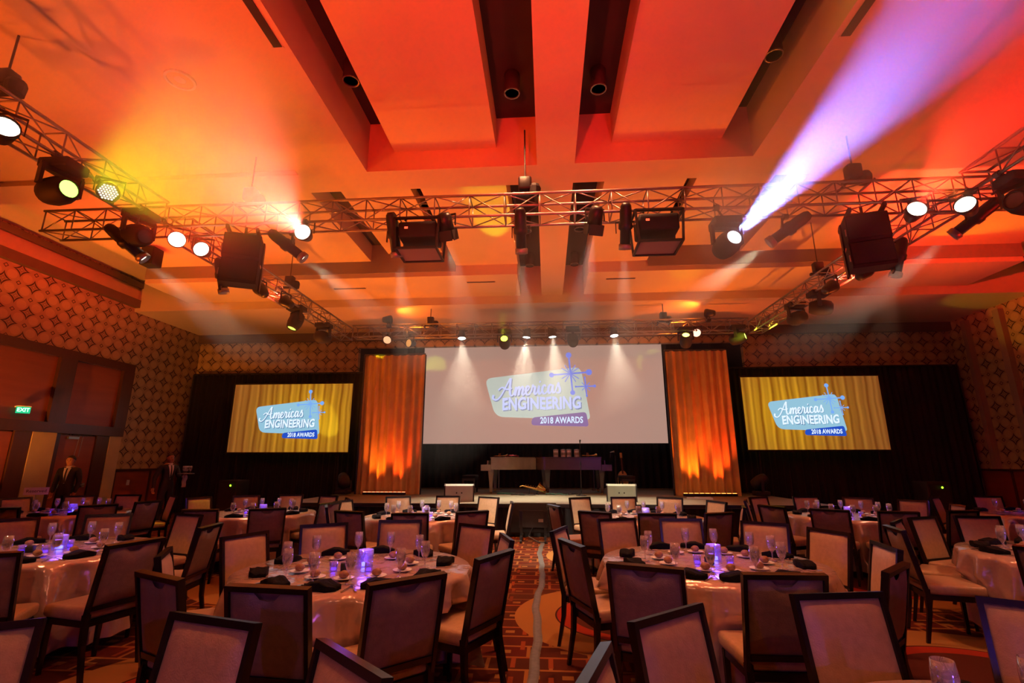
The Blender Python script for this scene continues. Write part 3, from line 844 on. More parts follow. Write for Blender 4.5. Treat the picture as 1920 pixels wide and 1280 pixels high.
head_body = MB().lathe([(0.0, -0.24), (0.08, -0.235), (0.14, -0.19), (0.165, -0.08), (0.165, 0.05), (0.14, 0.16), (0.115, 0.21), (0.10, 0.21), (0.10, 0.17)], 18).mesh('head_body', M['matte_black'], True)
head_face = MB().lathe([(0.0, 0.185), (0.1, 0.185)], 16, close=True).mesh('head_face')
SHAPES = dict(par=(par_body, par_face, 0.15), leko=(leko_body, leko_face, 0.13), fresnel=(fres_body, fres_face, 0.14), head=(head_body, head_face, 0.20))

def fixture(kind, name, pos, target, label, hang=None, col=(1, 1, 1), face=8.0, beam=None, facecol=None, cells=False, group=None, floor=None):
    """pos: centre of the head; hang: point on the truss chord; beam: (energy, angle, blend)"""
    pos = Vector(pos); dr = (Vector(target) - pos).normalized()
    body, fc, yr = SHAPES[kind]
    q = dr.to_track_quat('Z', 'Y')
    base = Vector(hang) if hang is not None else Vector((pos.x, pos.y, floor))
    root = empty(name, base)
    tag(root, label, 'spotlight', group)
    rel = pos - base
    hd = link({'par': 'lamp_body', 'leko': 'barrel', 'fresnel': 'lamp_body', 'head': 'moving_head'}[kind], body, root, rel); hd.rotation_euler = q.to_euler()
    fm = fc.copy(); fm.materials.clear(); fm.materials.append(face_mat(facecol or col, face) if face > 0 else M['lens_glass'])
    link('lens', fm, hd)
    if cells:
        cm = par_cells.copy(); cm.materials.append(face_mat((1, 0.75, 0.7), 1.6)); link('led_cells', cm, hd)  # cells of a switched-off lamp, their glow put in by emission
    if kind == 'leko': link('lens_ring', leko_ring, hd)
    if kind == 'fresnel': link('barn_door', fres_door, hd)
    up = 1 if hang is not None else -1
    top = rel + Vector((0, 0, up * (yr + 0.04)))
    # yoke: U bracket across the horizontal axis of the head
    side = Vector((dr.y, -dr.x, 0))
    side = side.normalized() if side.length > 0.05 else Vector((1, 0, 0))
    t = 0.035 if kind == 'head' else 0.012
    y = MB()
    for s in (-1, 1):
        y.bar(rel + side * s * yr, rel + side * s * yr + Vector((0, 0, up * (yr + 0.04))), t * 2.2, t, up=tuple(side))
    y.bar(top - side * (yr + t / 2), top + side * (yr + t / 2), t, t * 2.2)
    y.build('yoke', M['black_metal'], root)
    if kind == 'head':
        bm_ = rbox('base_box', top + Vector((0, 0, up * 0.07)), (0.38, 0.30, 0.12), 0.02, M['matte_black'], root)
        top = top + Vector((0, 0, up * 0.13))
    if hang is not None:
        MB().tube(top, (0, 0, 0.0), 0.014, n=6).build('hanger', M['black_metal'], root)
        MB().lathe([(0.045, -0.035), (0.045, 0.035), (0.03, 0.035), (0.03, -0.035)], 10, Matrix.Rotation(R(90), 4, 'Y') if abs(base.y - MIDY) < 0.5 or abs(base.y - REARY) < 0.5 else Matrix.Rotation(R(90), 4, 'X')).build('clamp', M['black_metal'], root)
    if beam:
        off = {'par': 0.08, 'leko': 0.26, 'fresnel': 0.16, 'head': 0.23}[kind]
        sp_ = spot(root, rel + dr * off, dr, col, beam[0], beam[1], beam[2] if len(beam) > 2 else 0.4)
    return root

CB = TZ - TW / 2          # bottom chord height
def on_mid(x, near=True): return (x, MIDY - TW / 2 if near else MIDY + TW / 2, CB)
def on_rear(x): return (x, REARY - TW / 2, CB + 0.1)
def on_side(s, y, inner=True): return (s * (SX - TW / 2 if inner else SX + TW / 2), y, CB + 0.02)

RED = (1.0, 0.03, 0.012); ORANGE = (1.0, 0.26, 0.03); AMBER = (1.0, 0.45, 0.08); WARM = (1.0, 0.78, 0.5); WHITE = (1.0, 0.84, 0.60)
LIME = (0.62, 0.80, 0.02); YELLOW = (0.95, 0.72, 0.02); BLUE = (0.30, 0.33, 1.0); LAV = (0.55, 0.25, 1.0); MAGENTA = (1.0, 0.05, 0.22)

# --- colour wash lamps with bright round faces
G_PAR = 'round faced wash lamps'
fixture('par', 'wash_lamp', (-3.58, MIDY - .17, 4.93), (-3.08, 3.5, 4.50), 'wash lamp throwing the broad red smoky beam at upper left', on_mid(-3.58), (1.0, 0.10, 0.07), 60, (6000, 38, 0.7), WHITE, group=G_PAR)
fixture('par', 'wash_lamp', (-5.62, 6.60, 4.92), (-2.0, 2.5, 3.6), 'red wash lamp with white face under the left end of mid truss', on_side(-1, 6.4), RED, 50, (500, 40, 0.6), WHITE, group=G_PAR)
fixture('par', 'wash_lamp', (-5.50, 7.0, 4.93), (-3.6, 1.5, 4.2), 'wash lamp seen edge on beside the left line array', on_side(-1, 7.1), RED, 40, (200, 40, 0.6), WHITE, group=G_PAR)
fixture('par', 'wash_lamp', (-5.62, 8.86, 4.93), (-7.6, 9.2, 6.75), 'red wash lamp just below the left line array', on_side(-1, 8.86), RED, 50, (1300, 85, 0.9), WHITE, group=G_PAR)
fixture('par', 'wash_lamp', (-5.55, 9.7, 4.95), (-8.4, 10.2, 6.75), 'red wash lamp on left truss, second below the line array', on_side(-1, 9.7), RED, 30, (1200, 85, 0.9), (1.0, 0.75, 0.45), group=G_PAR)
fixture('par', 'wash_lamp', (-5.55, 5.30, 4.95), (-3.0, 2.0, 4.2), 'unlit wash lamp, its honeycomb face given a pink glow, at upper left', on_side(-1, 5.3), RED, 0, None, cells=True, group=G_PAR)
fixture('par', 'wash_lamp', (-5.55, 4.05, 4.95), (-2.0, 1.5, 5.6), 'bright wash lamp cut by the left frame edge', on_side(-1, 4.05), AMBER, 50, (60, 50, 0.7), WHITE, group=G_PAR)
fixture('par', 'wash_lamp', (5.09, MIDY - .2, 4.95), (4.45, 4.2, 5.2), 'wash lamp throwing the broad red beam at upper right', on_mid(5.09), (1.0, 0.035, 0.015), 70, (3000, 34, 0.8), WHITE, group=G_PAR)
fixture('par', 'wash_lamp', (5.62, 6.35, 4.92), (2.2, 3.6, 5.6), 'wash lamp facing left beside the upper right truss', on_side(1, 6.35), ORANGE, 40, (250, 36, 0.6), WHITE, group=G_PAR)
fixture('par', 'wash_lamp', (5.75, 8.72, 4.93), (8.0, 9.3, 6.75), 'red wash lamp just below the right line array', on_side(1, 8.72), RED, 40, (2600, 85, 0.9), WHITE, group=G_PAR)
fixture('par', 'wash_lamp', (5.62, 9.55, 4.95), (8.6, 10.2, 6.75), 'red wash lamp on right truss, second below the line array', on_side(1, 9.55), RED, 40, (2000, 85, 0.9), WHITE, group=G_PAR)
fixture('par', 'wash_lamp', (4.25, REARY - .17, 5.13), (2.0, 9.0, 5.2), 'small pink lit wash lamp at right end of the rear truss', on_rear(4.25), (1, .3, .2), 3, None, (1, .45, .3), group=G_PAR)
fixture('par', 'wash_lamp', (-4.62, REARY - .17, 5.10), (-4.2, 10.0, 3.2), 'dim orange wash lamp at left end of the rear truss', on_rear(-4.62), ORANGE, 1.2, None, (1, .5, .25), group=G_PAR)
fixture('par', 'wash_lamp', (-3.95, REARY - .17, 4.98), (-5.4, 11.0, 4.6), 'orange wash lamp turned left of the main screen', on_rear(-3.95), ORANGE, 0.8, None, (1, .4, .1), group=G_PAR)
for x, l, tx in ((-2.42, 'first from left', -2.1), (-0.54, 'second from left', -0.9), (0.20, 'third from left', 0.5), (1.95, 'fourth from left', 2.2)):
    fixture('par', 'stage_lamp', (x, REARY - .17, 5.14), (tx, 13.4 if abs(x) < 1 else 12.6, 0.7), 'white stage lamp above the main screen, ' + l, on_rear(x), WHITE, 90, (1700, 50, 1.0), (1, .97, .92), group='white stage lamps on the rear truss')
# --- long barrelled profile spotlights with pale beams
G_LEKO = 'profile spotlights with pale beams'
fixture('leko', 'profile_spotlight', (-5.95, 6.2, 4.62), (-4.7, 7.0, 3.4), 'profile spotlight at the left truss end aimed down right', on_side(-1, 6.0), WHITE, 30, (1612, 24, 0.5), group=G_LEKO)
fixture('leko', 'profile_spotlight', (-3.88, MIDY + .1, 4.80), (-3.13, 7.1, 4.22), 'profile spotlight right of the left line array aimed down right', on_mid(-3.95, False), WHITE, 30, (1152, 20, 0.5), group=G_LEKO)
fixture('leko', 'profile_spotlight', (-2.20, MIDY - .1, 4.78), (-1.9, 8.6, 0.7), 'profile spotlight hanging down at left of the left projector', on_mid(-2.25), WHITE, 40, (998, 24, 0.5), group=G_LEKO)
fixture('leko', 'profile_spotlight', (-0.33, MIDY - .1, 4.78), (-0.3, 8.9, 0.7), 'profile spotlight hanging straight down below the centre hoist', on_mid(-0.33), WHITE, 40, (844, 24, 0.5), group=G_LEKO)
fixture('leko', 'profile_spotlight', (1.17, MIDY - .1, 4.80), (1.2, 8.9, 0.7), 'profile spotlight hanging down at left of the right projector', on_mid(1.17), WHITE, 40, (844, 24, 0.5), group=G_LEKO)
fixture('leko', 'profile_spotlight', (3.45, MIDY + .1, 4.82), (2.73, 7.1, 4.34), 'profile spotlight left of the right line array aimed down left', on_mid(3.55, False), WHITE, 40, (1459, 20, 0.5), group=G_LEKO)
fixture('leko', 'profile_spotlight', (5.95, 6.75, 4.86), (4.79, 8.0, 3.83), 'profile spotlight at the upper right truss aimed down left', on_side(1, 6.4), WHITE, 50, (2150, 22, 0.5), group=G_LEKO)
fixture('fresnel', 'barn_door_lamp', (-1.42, MIDY - .17, 4.96), (-0.9, 8.6, 1.6), 'short black lamp with barn doors left of the centre hoist', on_mid(-1.42), WHITE, 25, (768, 28, 0.6), group='short lamps with barn doors')
fixture('fresnel', 'barn_door_lamp', (0.74, MIDY - .17, 4.98), (0.15, 8.6, 1.6), 'short black lamp with barn doors right of the centre hoist', on_mid(0.74), (0.9, 0.95, 0.8), 40, (900, 26, 0.6), group='short lamps with barn doors')
for sg, tx, ty, l in ((-1, -4.9, 4.9, 'left'), (1, 4.95, 5.25, 'right')):  # pair added out of view to brighten the two edge tables
    fixture('leko', 'profile_spotlight', (sg * 5.74, 3.2, 4.75), (tx, ty, 0.76), 'added unseen profile spotlight near the %s frame edge aimed at the table below' % l, on_side(sg, 3.2), (1.0, 0.45, 0.22), 6, (420, 34, 0.7), group=G_LEKO)
for sg, tx, ty, l in ((-1, -4.95, 8.5, 'left'), (1, 4.85, 8.8, 'right')):
    fixture('leko', 'profile_spotlight', (sg * 5.74, 7.9, 4.75), (tx, ty, 0.76), 'profile spotlight on the %s side truss aimed straight down at a table' % l, on_side(sg, 7.9), (1.0, 0.6, 0.35), 6, (300, 34, 0.7), group=G_LEKO)
# --- moving heads
G_HEAD = 'moving head lights'
fixture('head', 'moving_light', (-5.72, 4.85, 4.72), (-4.46, 4.5, 4.64), 'black moving head throwing a green beam at upper left', on_side(-1, 4.75), LIME, 4, (850, 46, 0.6), (.4, 1, .1), group=G_HEAD)
fixture('head', 'moving_light', (-5.85, 6.15, 4.78), (-3.6, 5.4, 4.2), 'red lit moving head at the left end of mid truss', on_side(-1, 6.15), RED, 0, None, group=G_HEAD)
fixture('head', 'moving_light', (-5.85, 10.75, 4.82), (-6.7, 9.5, 0.9), 'dark moving head hanging on left truss near the stage', on_side(-1, 10.75), YELLOW, 2, (420, 22, 0.6), (.6, 1, .1), group=G_HEAD)
fixture('head', 'moving_light', (-5.80, 12.1, 4.78), (-4.3, 18.45, 5.2), 'moving head near the rear left truss corner with yellow beam', on_side(-1, 12.1), LIME, 8, (900, 9, 0.6), (.8, 1, .1), group=G_HEAD)
fixture('head', 'moving_light', (5.95, 5.95, 4.74), (3.6, 5.0, 4.6), 'dark moving head at the right frame edge', on_side(1, 5.95), LIME, 0, None, group=G_HEAD)
fixture('head', 'moving_light', (5.85, 11.45, 4.86), (4.0, 18.45, 5.25), 'moving head near the rear right truss corner with green beam', on_side(1, 11.45), LIME, 10, (900, 10, 0.6), (.6, 1, .05), group=G_HEAD)
fixture('head', 'moving_light', (5.85, 10.45, 4.80), (2.0, 12.5, 5.5), 'dark moving head on right truss below the red lamps', on_side(1, 10.45), LIME, 6, (150, 14, 0.4), (.6, 1, .05), group=G_HEAD)
fixture('head', 'moving_light', (2.55, MIDY - .17, 4.55), (2.92, 3.5, 4.73), 'moving head throwing the strong blue white beam up right', on_mid(2.45), (0.17, 0.23, 1.0), 150, (11000, 17, 0.35), (0.9, 0.92, 1.0), group=G_HEAD)
fixture('head', 'moving_light', (-1.18, REARY - .1, 4.98), (-1.05, 9.0, 6.58), 'moving head on rear truss throwing a lime beam upward', on_rear(-1.18), LIME, 20, (900, 13, 0.4), (.7, 1, .05), group=G_HEAD)
fixture('head', 'moving_light', (0.78, REARY - .1, 5.02), (0.9, 11.5, 2.0), 'unlit moving head on rear truss right of centre', on_rear(0.78), LIME, 0, None, group=G_HEAD)
fixture('head', 'moving_light', (5.35, REARY - .2, 4.95), (9.6, 10.4, 6.0), 'moving head below the rear right corner with yellow fan beam', on_rear(5.35), YELLOW, 14, (1750, 30, 0.4), (.8, 1, .1), group=G_HEAD)
fixture('head', 'moving_light', (3.95, REARY - .1, 4.95), (3.6, 12.0, 6.3), 'moving head on rear truss right of the main screen', on_rear(3.95), YELLOW, 8, (30, 26, 0.4), (1, .9, .1), group=G_HEAD)
# floor movers on the stage wings
fixture('head', 'floor_moving_light', (-5.85, 14.35, 1.10), (-7.0, 15.6, 2.6), 'floor moving light with yellow beam beside the left amber curtain', None, YELLOW, 10, (420, 20, 0.4), (.9, 1, .1), group='floor moving lights', floor=0.70)
fixture('head', 'floor_moving_light', (5.75, 14.35, 1.10), (7.4, 14.2, 2.2), 'floor moving light with yellow beam beside the right amber curtain', None, YELLOW, 8, (300, 20, 0.4), (.9, 1, .1), group='floor moving lights', floor=0.70)
# uplights added on the rear truss to streak the low ceiling with light
def uplight(x, y, tgt, col, e, ang, label):
    base = (x, y, TZ + TW / 2 + 0.02)
    pos = Vector(base) + Vector((0, 0, 0.24))
    root = fixture('par', 'added_uplight_lamp', pos, tgt, label, None, col, 6, (e, ang, 0.7), col, group='uplights added on top of the trusses', floor=base[2])
    MB().box((0, 0, 0.03), (0.12, 0.12, 0.06)).build('foot_plate', M['black_metal'], root)
OR2 = (1, 0.125, 0.005); RD2 = (1, 0.012, 0.005); AM2 = (1, 0.20, 0.014)
uplight(-4.6, REARY - .17, (-3.0, 14.9, 6.07), AM2, 130, 120, 'added amber uplight on the rear truss near its left corner')
uplight(4.6, REARY - .17, (3.0, 14.9, 6.07), AM2, 130, 120, 'added amber uplight on the rear truss near its right corner')
# floor uplighters added to wash the ceiling and left wall evenly
def floor_up(x, y, tgt, col, e, ang, label):
    r = empty('added_floor_uplighter', (x, y, 0)); tag(r, label, 'uplight', 'added floor uplighters')
    rbox('base', (0, 0, 0.05), (0.26, 0.2, 0.08), 0.02, M['matte_black'], r)
    d_ = (Vector(tgt) - Vector((x, y, 0.3))).normalized()
    h_ = link('lamp_body', par_body, r, (0, 0, 0.30)); h_.rotation_euler = d_.to_track_quat('Z', 'Y').to_euler()
    fm = par_face.copy(); fm.materials.clear(); fm.materials.append(face_mat(col, 4)); link('lens', fm, h_)
    MB().bar((-0.14, 0, 0.08), (-0.14, 0, 0.3), 0.02).bar((0.14, 0, 0.08), (0.14, 0, 0.3), 0.02).build('yoke', M['black_metal'], r)
    spot(r, Vector((0, 0, 0.3)) + d_ * 0.09, d_, col, e, ang, 0.8, 0.12)
floor_up(-10.6, 2.5, (-6.5, 3.0, 6.3), OR2, 1400, 95, 'added orange floor uplighter outside the left frame edge')
floor_up(-6.6, 1.6, (-4.0, 3.6, 6.3), OR2, 560, 90, 'added orange floor uplighter left of the camera')
floor_up(10.4, 2.5, (6.5, 3.5, 6.3), RD2, 1800, 95, 'added red floor uplighter outside the right frame edge')
floor_up(-1.8, -3.2, (-1.6, 5.2, 6.65), RD2, 3400, 44, 'added red floor uplighter behind the camera to the left')
floor_up(2.4, -3.2, (2.0, 4.6, 6.6), (1, 0.03, 0.05), 1224, 52, 'added red floor uplighter behind the camera to the right')
floor_up(-10.6, 10.2, (-6.0, 10.6, 6.7), AM2, 1700, 95, 'added amber floor uplighter between the doors and the tables')
floor_up(11.4, 11.6, (6.0, 11.0, 6.7), (1, .10, .012), 691, 95, 'added orange floor uplighter by the right wall')
floor_up(-5.6, 11.0, (-4.0, 10.4, 6.6), AM2, 1300, 80, 'added amber floor uplighter on the carpet left of the stage')
floor_up(5.6, 11.0, (4.0, 10.4, 6.6), AM2, 1300, 80, 'added amber floor uplighter on the carpet right of the stage')
floor_up(-11.6, 7.6, (-12.4, 11.0, 4.6), (1, .30, .03), 1100, 85, 'added amber floor uplighter grazing the patterned left wall')

# --- line arrays
def line_array(x, y, z_top, yaw, label):
    root = empty('line_array', (x, y, z_top), yaw); tag(root, label, 'loudspeaker', 'hanging line arrays')
    z = -0.16
    fb = MB()
    for s in (-1, 1):
        fb.bar((s * 0.20, -0.30, z + 0.02), (s * 0.20, 0.46, z + 0.02), 0.04, 0.06)
        fb.bar((s * 0.20, 0.44, z + 0.02), (s * 0.20, 0.20, z - 0.22), 0.03)
    fb.bar((-0.20, 0.0, z + 0.03), (0.20, 0.0, z + 0.03), 0.05).bar((-0.20, 0.4, z + 0.02), (0.20, 0.4, z + 0.02), 0.04).tube((0, 0.0, z), (0, 0, 0.0), 0.02, n=6)
    fb.build('fly_frame', M['black_metal'], root)
    zt, tilt = z - 0.02, 3.0
    for k in range(2):
        h, w, dp = 0.40, 0.50, 0.36
        m = Matrix.Translation((0, 0, zt - h / 2)) @ Matrix.Rotation(R(-tilt), 4, 'X')
        cab = MB()
        prof = [(-dp / 2, -h / 2 + 0.03), (-dp / 2, h / 2 - 0.03), (-dp / 2 + .03, h / 2), (dp / 2, h / 2 - 0.07), (dp / 2, -h / 2 + 0.07), (-dp / 2 + .03, -h / 2)]
        ax = Matrix(((0, 0, 1, -w / 2), (1, 0, 0, 0), (0, 1, 0, 0), (0, 0, 0, 1)))
        cab.prism(prof, w, m @ ax)
        c = cab.build('cabinet', M['matte_black'], root)
        MB().box((0, 0, 0), (w - 0.04, 0.012, h - 0.07), None).build('grille', M['grille'], c).matrix_local = m @ Matrix.Translation((0, -dp / 2 - 0.004, 0))
        for s in (-1, 1):
            MB().box((0, 0, 0), (0.02, 0.1, h)).build('link_plate', M['black_metal'], c).matrix_local = m @ Matrix.Translation((s * (w / 2 + 0.01), 0.12, 0))
        MB().box((0, 0, 0), (0.012, 0.02, 0.10)).build('handle', M['alu'], c).matrix_local = m @ Matrix.Translation((-w / 2 - 0.012, -0.16, -0.05))
        zt -= h - 0.005; tilt += 5
    return root
line_array(-4.56, MIDY - 0.05, CB, R(24), 'black hanging line array loudspeaker under the left part of mid truss')
line_array(4.48, MIDY - 0.05, CB, R(-20), 'black hanging line array loudspeaker under the right part of mid truss')

# --- projectors in flying cages
def projector(x, label, tx):
    y = MIDY - 0.05
    root = empty('projector', (x, y, CB)); tag(root, label, 'projector', 'caged projectors on mid truss')
    w, dp, h = 0.66, 0.50, 0.46
    cg = MB()
    for sx_ in (-1, 1):
        for sy_ in (-1, 1):
            cg.bar((sx_ * w / 2, sy_ * dp / 2, -0.05), (sx_ * w / 2 * .9, sy_ * dp / 2, -h - 0.08), 0.03)
        cg.bar((sx_ * w / 2, -dp / 2, -0.06), (sx_ * w / 2, dp / 2, -0.06), 0.03)
        cg.bar((sx_ * w / 2 * .9, -dp / 2, -h - .07), (sx_ * w / 2 * .9, dp / 2, -h - .07), 0.03)
        cg.tube((sx_ * .2, -dp / 2 + .1, -0.05), (sx_ * .2, -TW / 2 + .05, 0.0), 0.015, n=6)
        cg.tube((sx_ * .2, dp / 2 - .1, -0.05), (sx_ * .2, TW / 2 + .05, 0.0), 0.015, n=6)
    for sy_ in (-1, 1):
        cg.bar((-w / 2, sy_ * dp / 2, -0.06), (w / 2, sy_ * dp / 2, -0.06), 0.03).bar((-w / 2 * .9, sy_ * dp / 2, -h - .07), (w / 2 * .9, sy_ * dp / 2, -h - .07), 0.03)
    cg.build('cage', M['black_metal'], root)
    rbox('projector_body', (0, 0, -0.22), (0.56, 0.44, 0.25), 0.03, M['matte_black'], root)
    MB().lathe([(0.075, 0.0), (0.075, 0.12), (0.06, 0.12), (0.06, 0.08)], 14, Matrix.Translation((0.12, 0.22, -0.24)) @ Matrix.Rotation(R(-90), 4, 'X')).build('lens_barrel', M['black_metal'], root)
    MB().box((-0.16, -0.224, -0.2), (0.05, 0.006, 0.03)).build('status_lamp', emat('status_red', (1, .08, .03), 2.5), root)
    MB().box((0, 0, -h - .055), (w * .88, dp * .94, 0.015)).build('cage_tray', M['grey_face'], root)
    spot(root, (0.12, 0.40, -0.24), Vector((tx, 18.4, 4.2)) - Vector((x, y, CB - .24)), LAV, 6, 16, 0.3)
projector(-1.83, 'black caged projector on mid truss left of the centre hoist', -0.6)
projector(1.62, 'black caged projector on mid truss right of the centre hoist', 0.2)

# --- LED battens at the foot of the amber curtains
def batten(x0, x1, col, label, e):
    root = empty('light_batten', ((x0 + x1) / 2, 14.42, 0.70)); tag(root, label, 'light batten', 'light battens on the stage wings')
    L = x1 - x0
    rbox('housing', (0, 0, 0.045), (L, 0.08, 0.07), 0.012, M['black_metal'], root)
    n = 10
    cell = MB().box((0, 0, 0), (L / n * .7, 0.05, 0.01)).mesh('cell', emat('batten_' + label[:6], col, 5))
    for i in range(n): link('led_cell', cell, root, (-L / 2 + L * (i + .5) / n, 0.005, 0.084))
    for i in range(2):
        spot(root, (-L / 2 + L * (i + .5) / 2, 0.02, 0.11), (0, 0.10, 1), [(1, .20, .012), (1, .10, .01)][i], e, 65, 0.9)
batten(-5.3, -4.05, (1, .22, .08), 'orange light batten at the foot of the left amber curtain', 260)
batten(3.7, 5.15, (1, .30, .05), 'orange light batten at the foot of the right amber curtain', 380)

# fill light added in ceiling cans that look unlit, plus two unseen cans
CAN_FILL = (1.0, 0.36, 0.15)
for o in list(bpy.data.objects):
    if o.name in ('ceiling_downlight.001', 'ceiling_downlight.002', 'ceiling_downlight.008', 'ceiling_downlight.009'):
        spot(o, (0, 0, -0.37), (0, 0, -1), CAN_FILL, 560, 100, 0.8, 0.08)
for x, y, l in ((-0.43, 1.8, 'left'), (0.83, 1.8, 'right')):  # two cans added overhead, out of view, for more fill
    dl = empty('ceiling_downlight', (x, y, ZD)); tag(dl, 'added unseen downlight above the camera, ' + l + ' of the centre beam', 'downlight', 'ceiling downlights')
    MB().lathe([(0.10, 0), (0.115, -0.03), (0.115, -0.34), (0.10, -0.35)], 14).build('can', M['deck_dark'], dl, True)
    spot(dl, (0, 0, -0.37), (0, 0, -1), CAN_FILL, 330, 105, 0.8, 0.08)
for x, l in ((-3.4, 'left'), (3.4, 'right')):  # lavender pair added out of view for sheen on cloth and chairs
    r = fixture('par', 'added_stand_lamp', (x, -3.6, 2.35), (x * 0.15, 5.0, 0.6), 'added unseen lavender lamp on a tripod behind the camera, ' + l, None, (0.42, 0.14, 1.0), 5, (95, 60, 0.7), group='added lavender lamps behind the camera', floor=0.0)
    MB().tube((0, 0, 0.1), (0, 0, 2.18), 0.02, n=8).build('stand_pole', M['black_metal'], r)
    for k in range(3):
        a = k * 2.094
        MB().bar((0, 0, 0.5), (0.5 * math.cos(a), 0.5 * math.sin(a), 0.015), 0.025).build('stand_leg', M['black_metal'], r)
for x, l in ((-2.4, 'left'), (2.6, 'right')):  # warm pair added out of view to lift the chair backs
    fixture('par', 'added_warm_lamp', (x, -3.4, 5.6), (x * 0.3, 5.5, 0.6), 'added unseen warm lamp under the ceiling behind the camera, ' + l, (x, -3.4, 6.3 if abs(x) > 5 else 6.65), (1.0, 0.40, 0.20), 4, (110, 75, 0.7))
# ------------------------------------------------------------------ banquet tables, chairs and settings
TABLES = dict(A=(-1.57, 4.25), B=(1.40, 4.72), C=(-2.03, 8.25), D=(1.50, 8.35), E=(-4.95, 8.55), F=(-4.90, 4.85), G=(-8.35, 8.45), H=(4.85, 8.80), I=(4.95, 5.25), J=(8.15, 9.25), K=(1.50, 1.40), L=(-1.55, 0.78))
TNAME = dict(A='near table left of aisle', B='near table right of aisle', C='back table left of aisle', D='back table right of aisle', E='back table below left screen', F='near table at left edge',
             G='back table by the doors', H='back table below right screen', I='near table at right edge', J='back table at right edge', K='bottom right foreground table', L='bottom left foreground table')
# chair spots: where the middle of each chair's top rail stands
CH = dict(
A=[(-2.81, 3.68), (-2.26, 2.95), (-2.77, 4.62), (-2.38, 5.41), (-1.67, 5.81), (-0.75, 5.43), (-0.37, 4.62), (-0.38, 3.76), (-0.79, 2.97), (-1.48, 2.73)],
B=[(0.10, 5.19), (0.18, 4.33), (0.79, 6.14), (1.53, 6.19), (2.35, 5.88), (2.70, 5.26), (2.66, 4.37), (2.16, 3.48), (1.37, 3.23), (0.60, 3.42)],
C=[(-2.88, 9.77), (-1.95, 9.99), (-1.78, 6.60), (-1.01, 6.90), (-2.67, 6.80), (-3.51, 8.64), (-1.12, 9.74), (-0.59, 8.49), (-3.32, 7.55)],
D=[(0.59, 9.76), (1.42, 9.92), (2.28, 9.88), (2.84, 8.95), (2.90, 7.92), (2.22, 6.92), (1.39, 6.78), (0.61, 6.96), (0.08, 7.92)],
E=[(-5.97, 9.84), (-5.24, 10.2), (-4.35, 9.98), (-3.98, 7.12), (-3.52, 8.15), (-6.54, 9.26), (-4.83, 6.9), (-3.65, 9.2)],
F=[(-5.53, 6.2), (-6.2, 5.62), (-4.55, 6.3), (-3.5, 5.2), (-3.41, 4.14), (-4.06, 3.5)],
G=[(-9.19, 9.53), (-8.5, 9.9), (-7.9, 6.97), (-6.93, 7.54), (-6.75, 8.3), (-7.33, 9.63), (-9.83, 8.9), (-9.83, 7.9)],
H=[(4.96, 10.34), (5.78, 10.08), (6.33, 9.45), (3.91, 7.53), (4.65, 7.26), (3.35, 8.06), (3.98, 10.1), (3.42, 9.25), (6.36, 8.5), (5.61, 7.45)],
I=[(4.48, 6.59), (5.21, 6.73), (3.80, 4.24), (3.45, 5.5), (3.90, 6.15)],
J=[(8.49, 10.62), (7.26, 8.01), (7.3, 10.3)],
K=[(0.51, 2.41), (1.43, 2.80), (2.28, 2.66), (0.13, 1.79)],
L=[(-2.32, 2.02), (-1.41, 2.20), (-0.67, 1.82)])
TWIST = {('I', 0): 8, ('H', 9): -14, ('A', 9): -6, ('A', 8): 9, ('B', 7): 10, ('F', 4): 8, ('K', 1): 6, ('L', 1): -6, ('A', 0): 8, ('B', 9): 8, ('K', 0): -8, ('E', 6): 10}

# --- chair meshes, facing +y
TILT = R(11.0)
def bk(u, s, n):
    """point on the leaning back: u across, s up the back, n forward of it"""
    return Vector((u, -0.225 - s * math.sin(TILT) + n * math.cos(TILT), 0.43 + s * math.cos(TILT) + n * math.sin(TILT)))
def slab(mb, poly, n0, n1):
    b = len(mb.v); k = len(poly)
    for n in (n0, n1):
        for p in poly: mb.v.append(tuple(bk(p[0], p[1], n)))
    mb.f.append(tuple(b + i for i in range(k))); mb.f.append(tuple(b + k + i for i in reversed(range(k))))
    for i in range(k):
        j = (i + 1) % k
        mb.f.append((b + i, b + k + i, b + k + j, b + j))
BH = 0.545
def back_frame():
    mb = MB()
    for s in (-1, 1):
        q = [(s * 0.214, -0.02), (s * 0.238, -0.02), (s * 0.243, BH), (s * 0.219, BH)]
        slab(mb, q if s > 0 else q[::-1], -0.02, 0.02)
    slab(mb, [(-0.243, BH - 0.025), (0.243, BH - 0.025), (0.241, BH + 0.004), (-0.241, BH + 0.004)], -0.021, 0.021)
    slab(mb, [(-0.21, 0.055), (0.21, 0.055), (0.21, 0.09), (-0.21, 0.09)], -0.018, 0.018)
    return mb.mesh('back_frame', M['chair_frame'])
def pad(n_sign, notch):
    mb = MB(); nu, nv = 10, 10
    def f(u, v):
        uu = (u - 0.5) * 0.434
        top = BH - 0.025
        if notch: top -= 0.05 * max(0.0, 1 - (uu / 0.085) ** 2) ** 0.5
        s = 0.085 + (top - 0.085) * v
        e = (1 - abs(2 * u - 1) ** 6) * (1 - abs(2 * v - 1) ** 6)
        return bk(uu, s, n_sign * (0.004 + 0.026 * e))
    mb.grid(nu, nv, f)
    return mb.mesh('pad', M['tan'] if n_sign > 0 else M['taupe'], True)
chair_parts = []
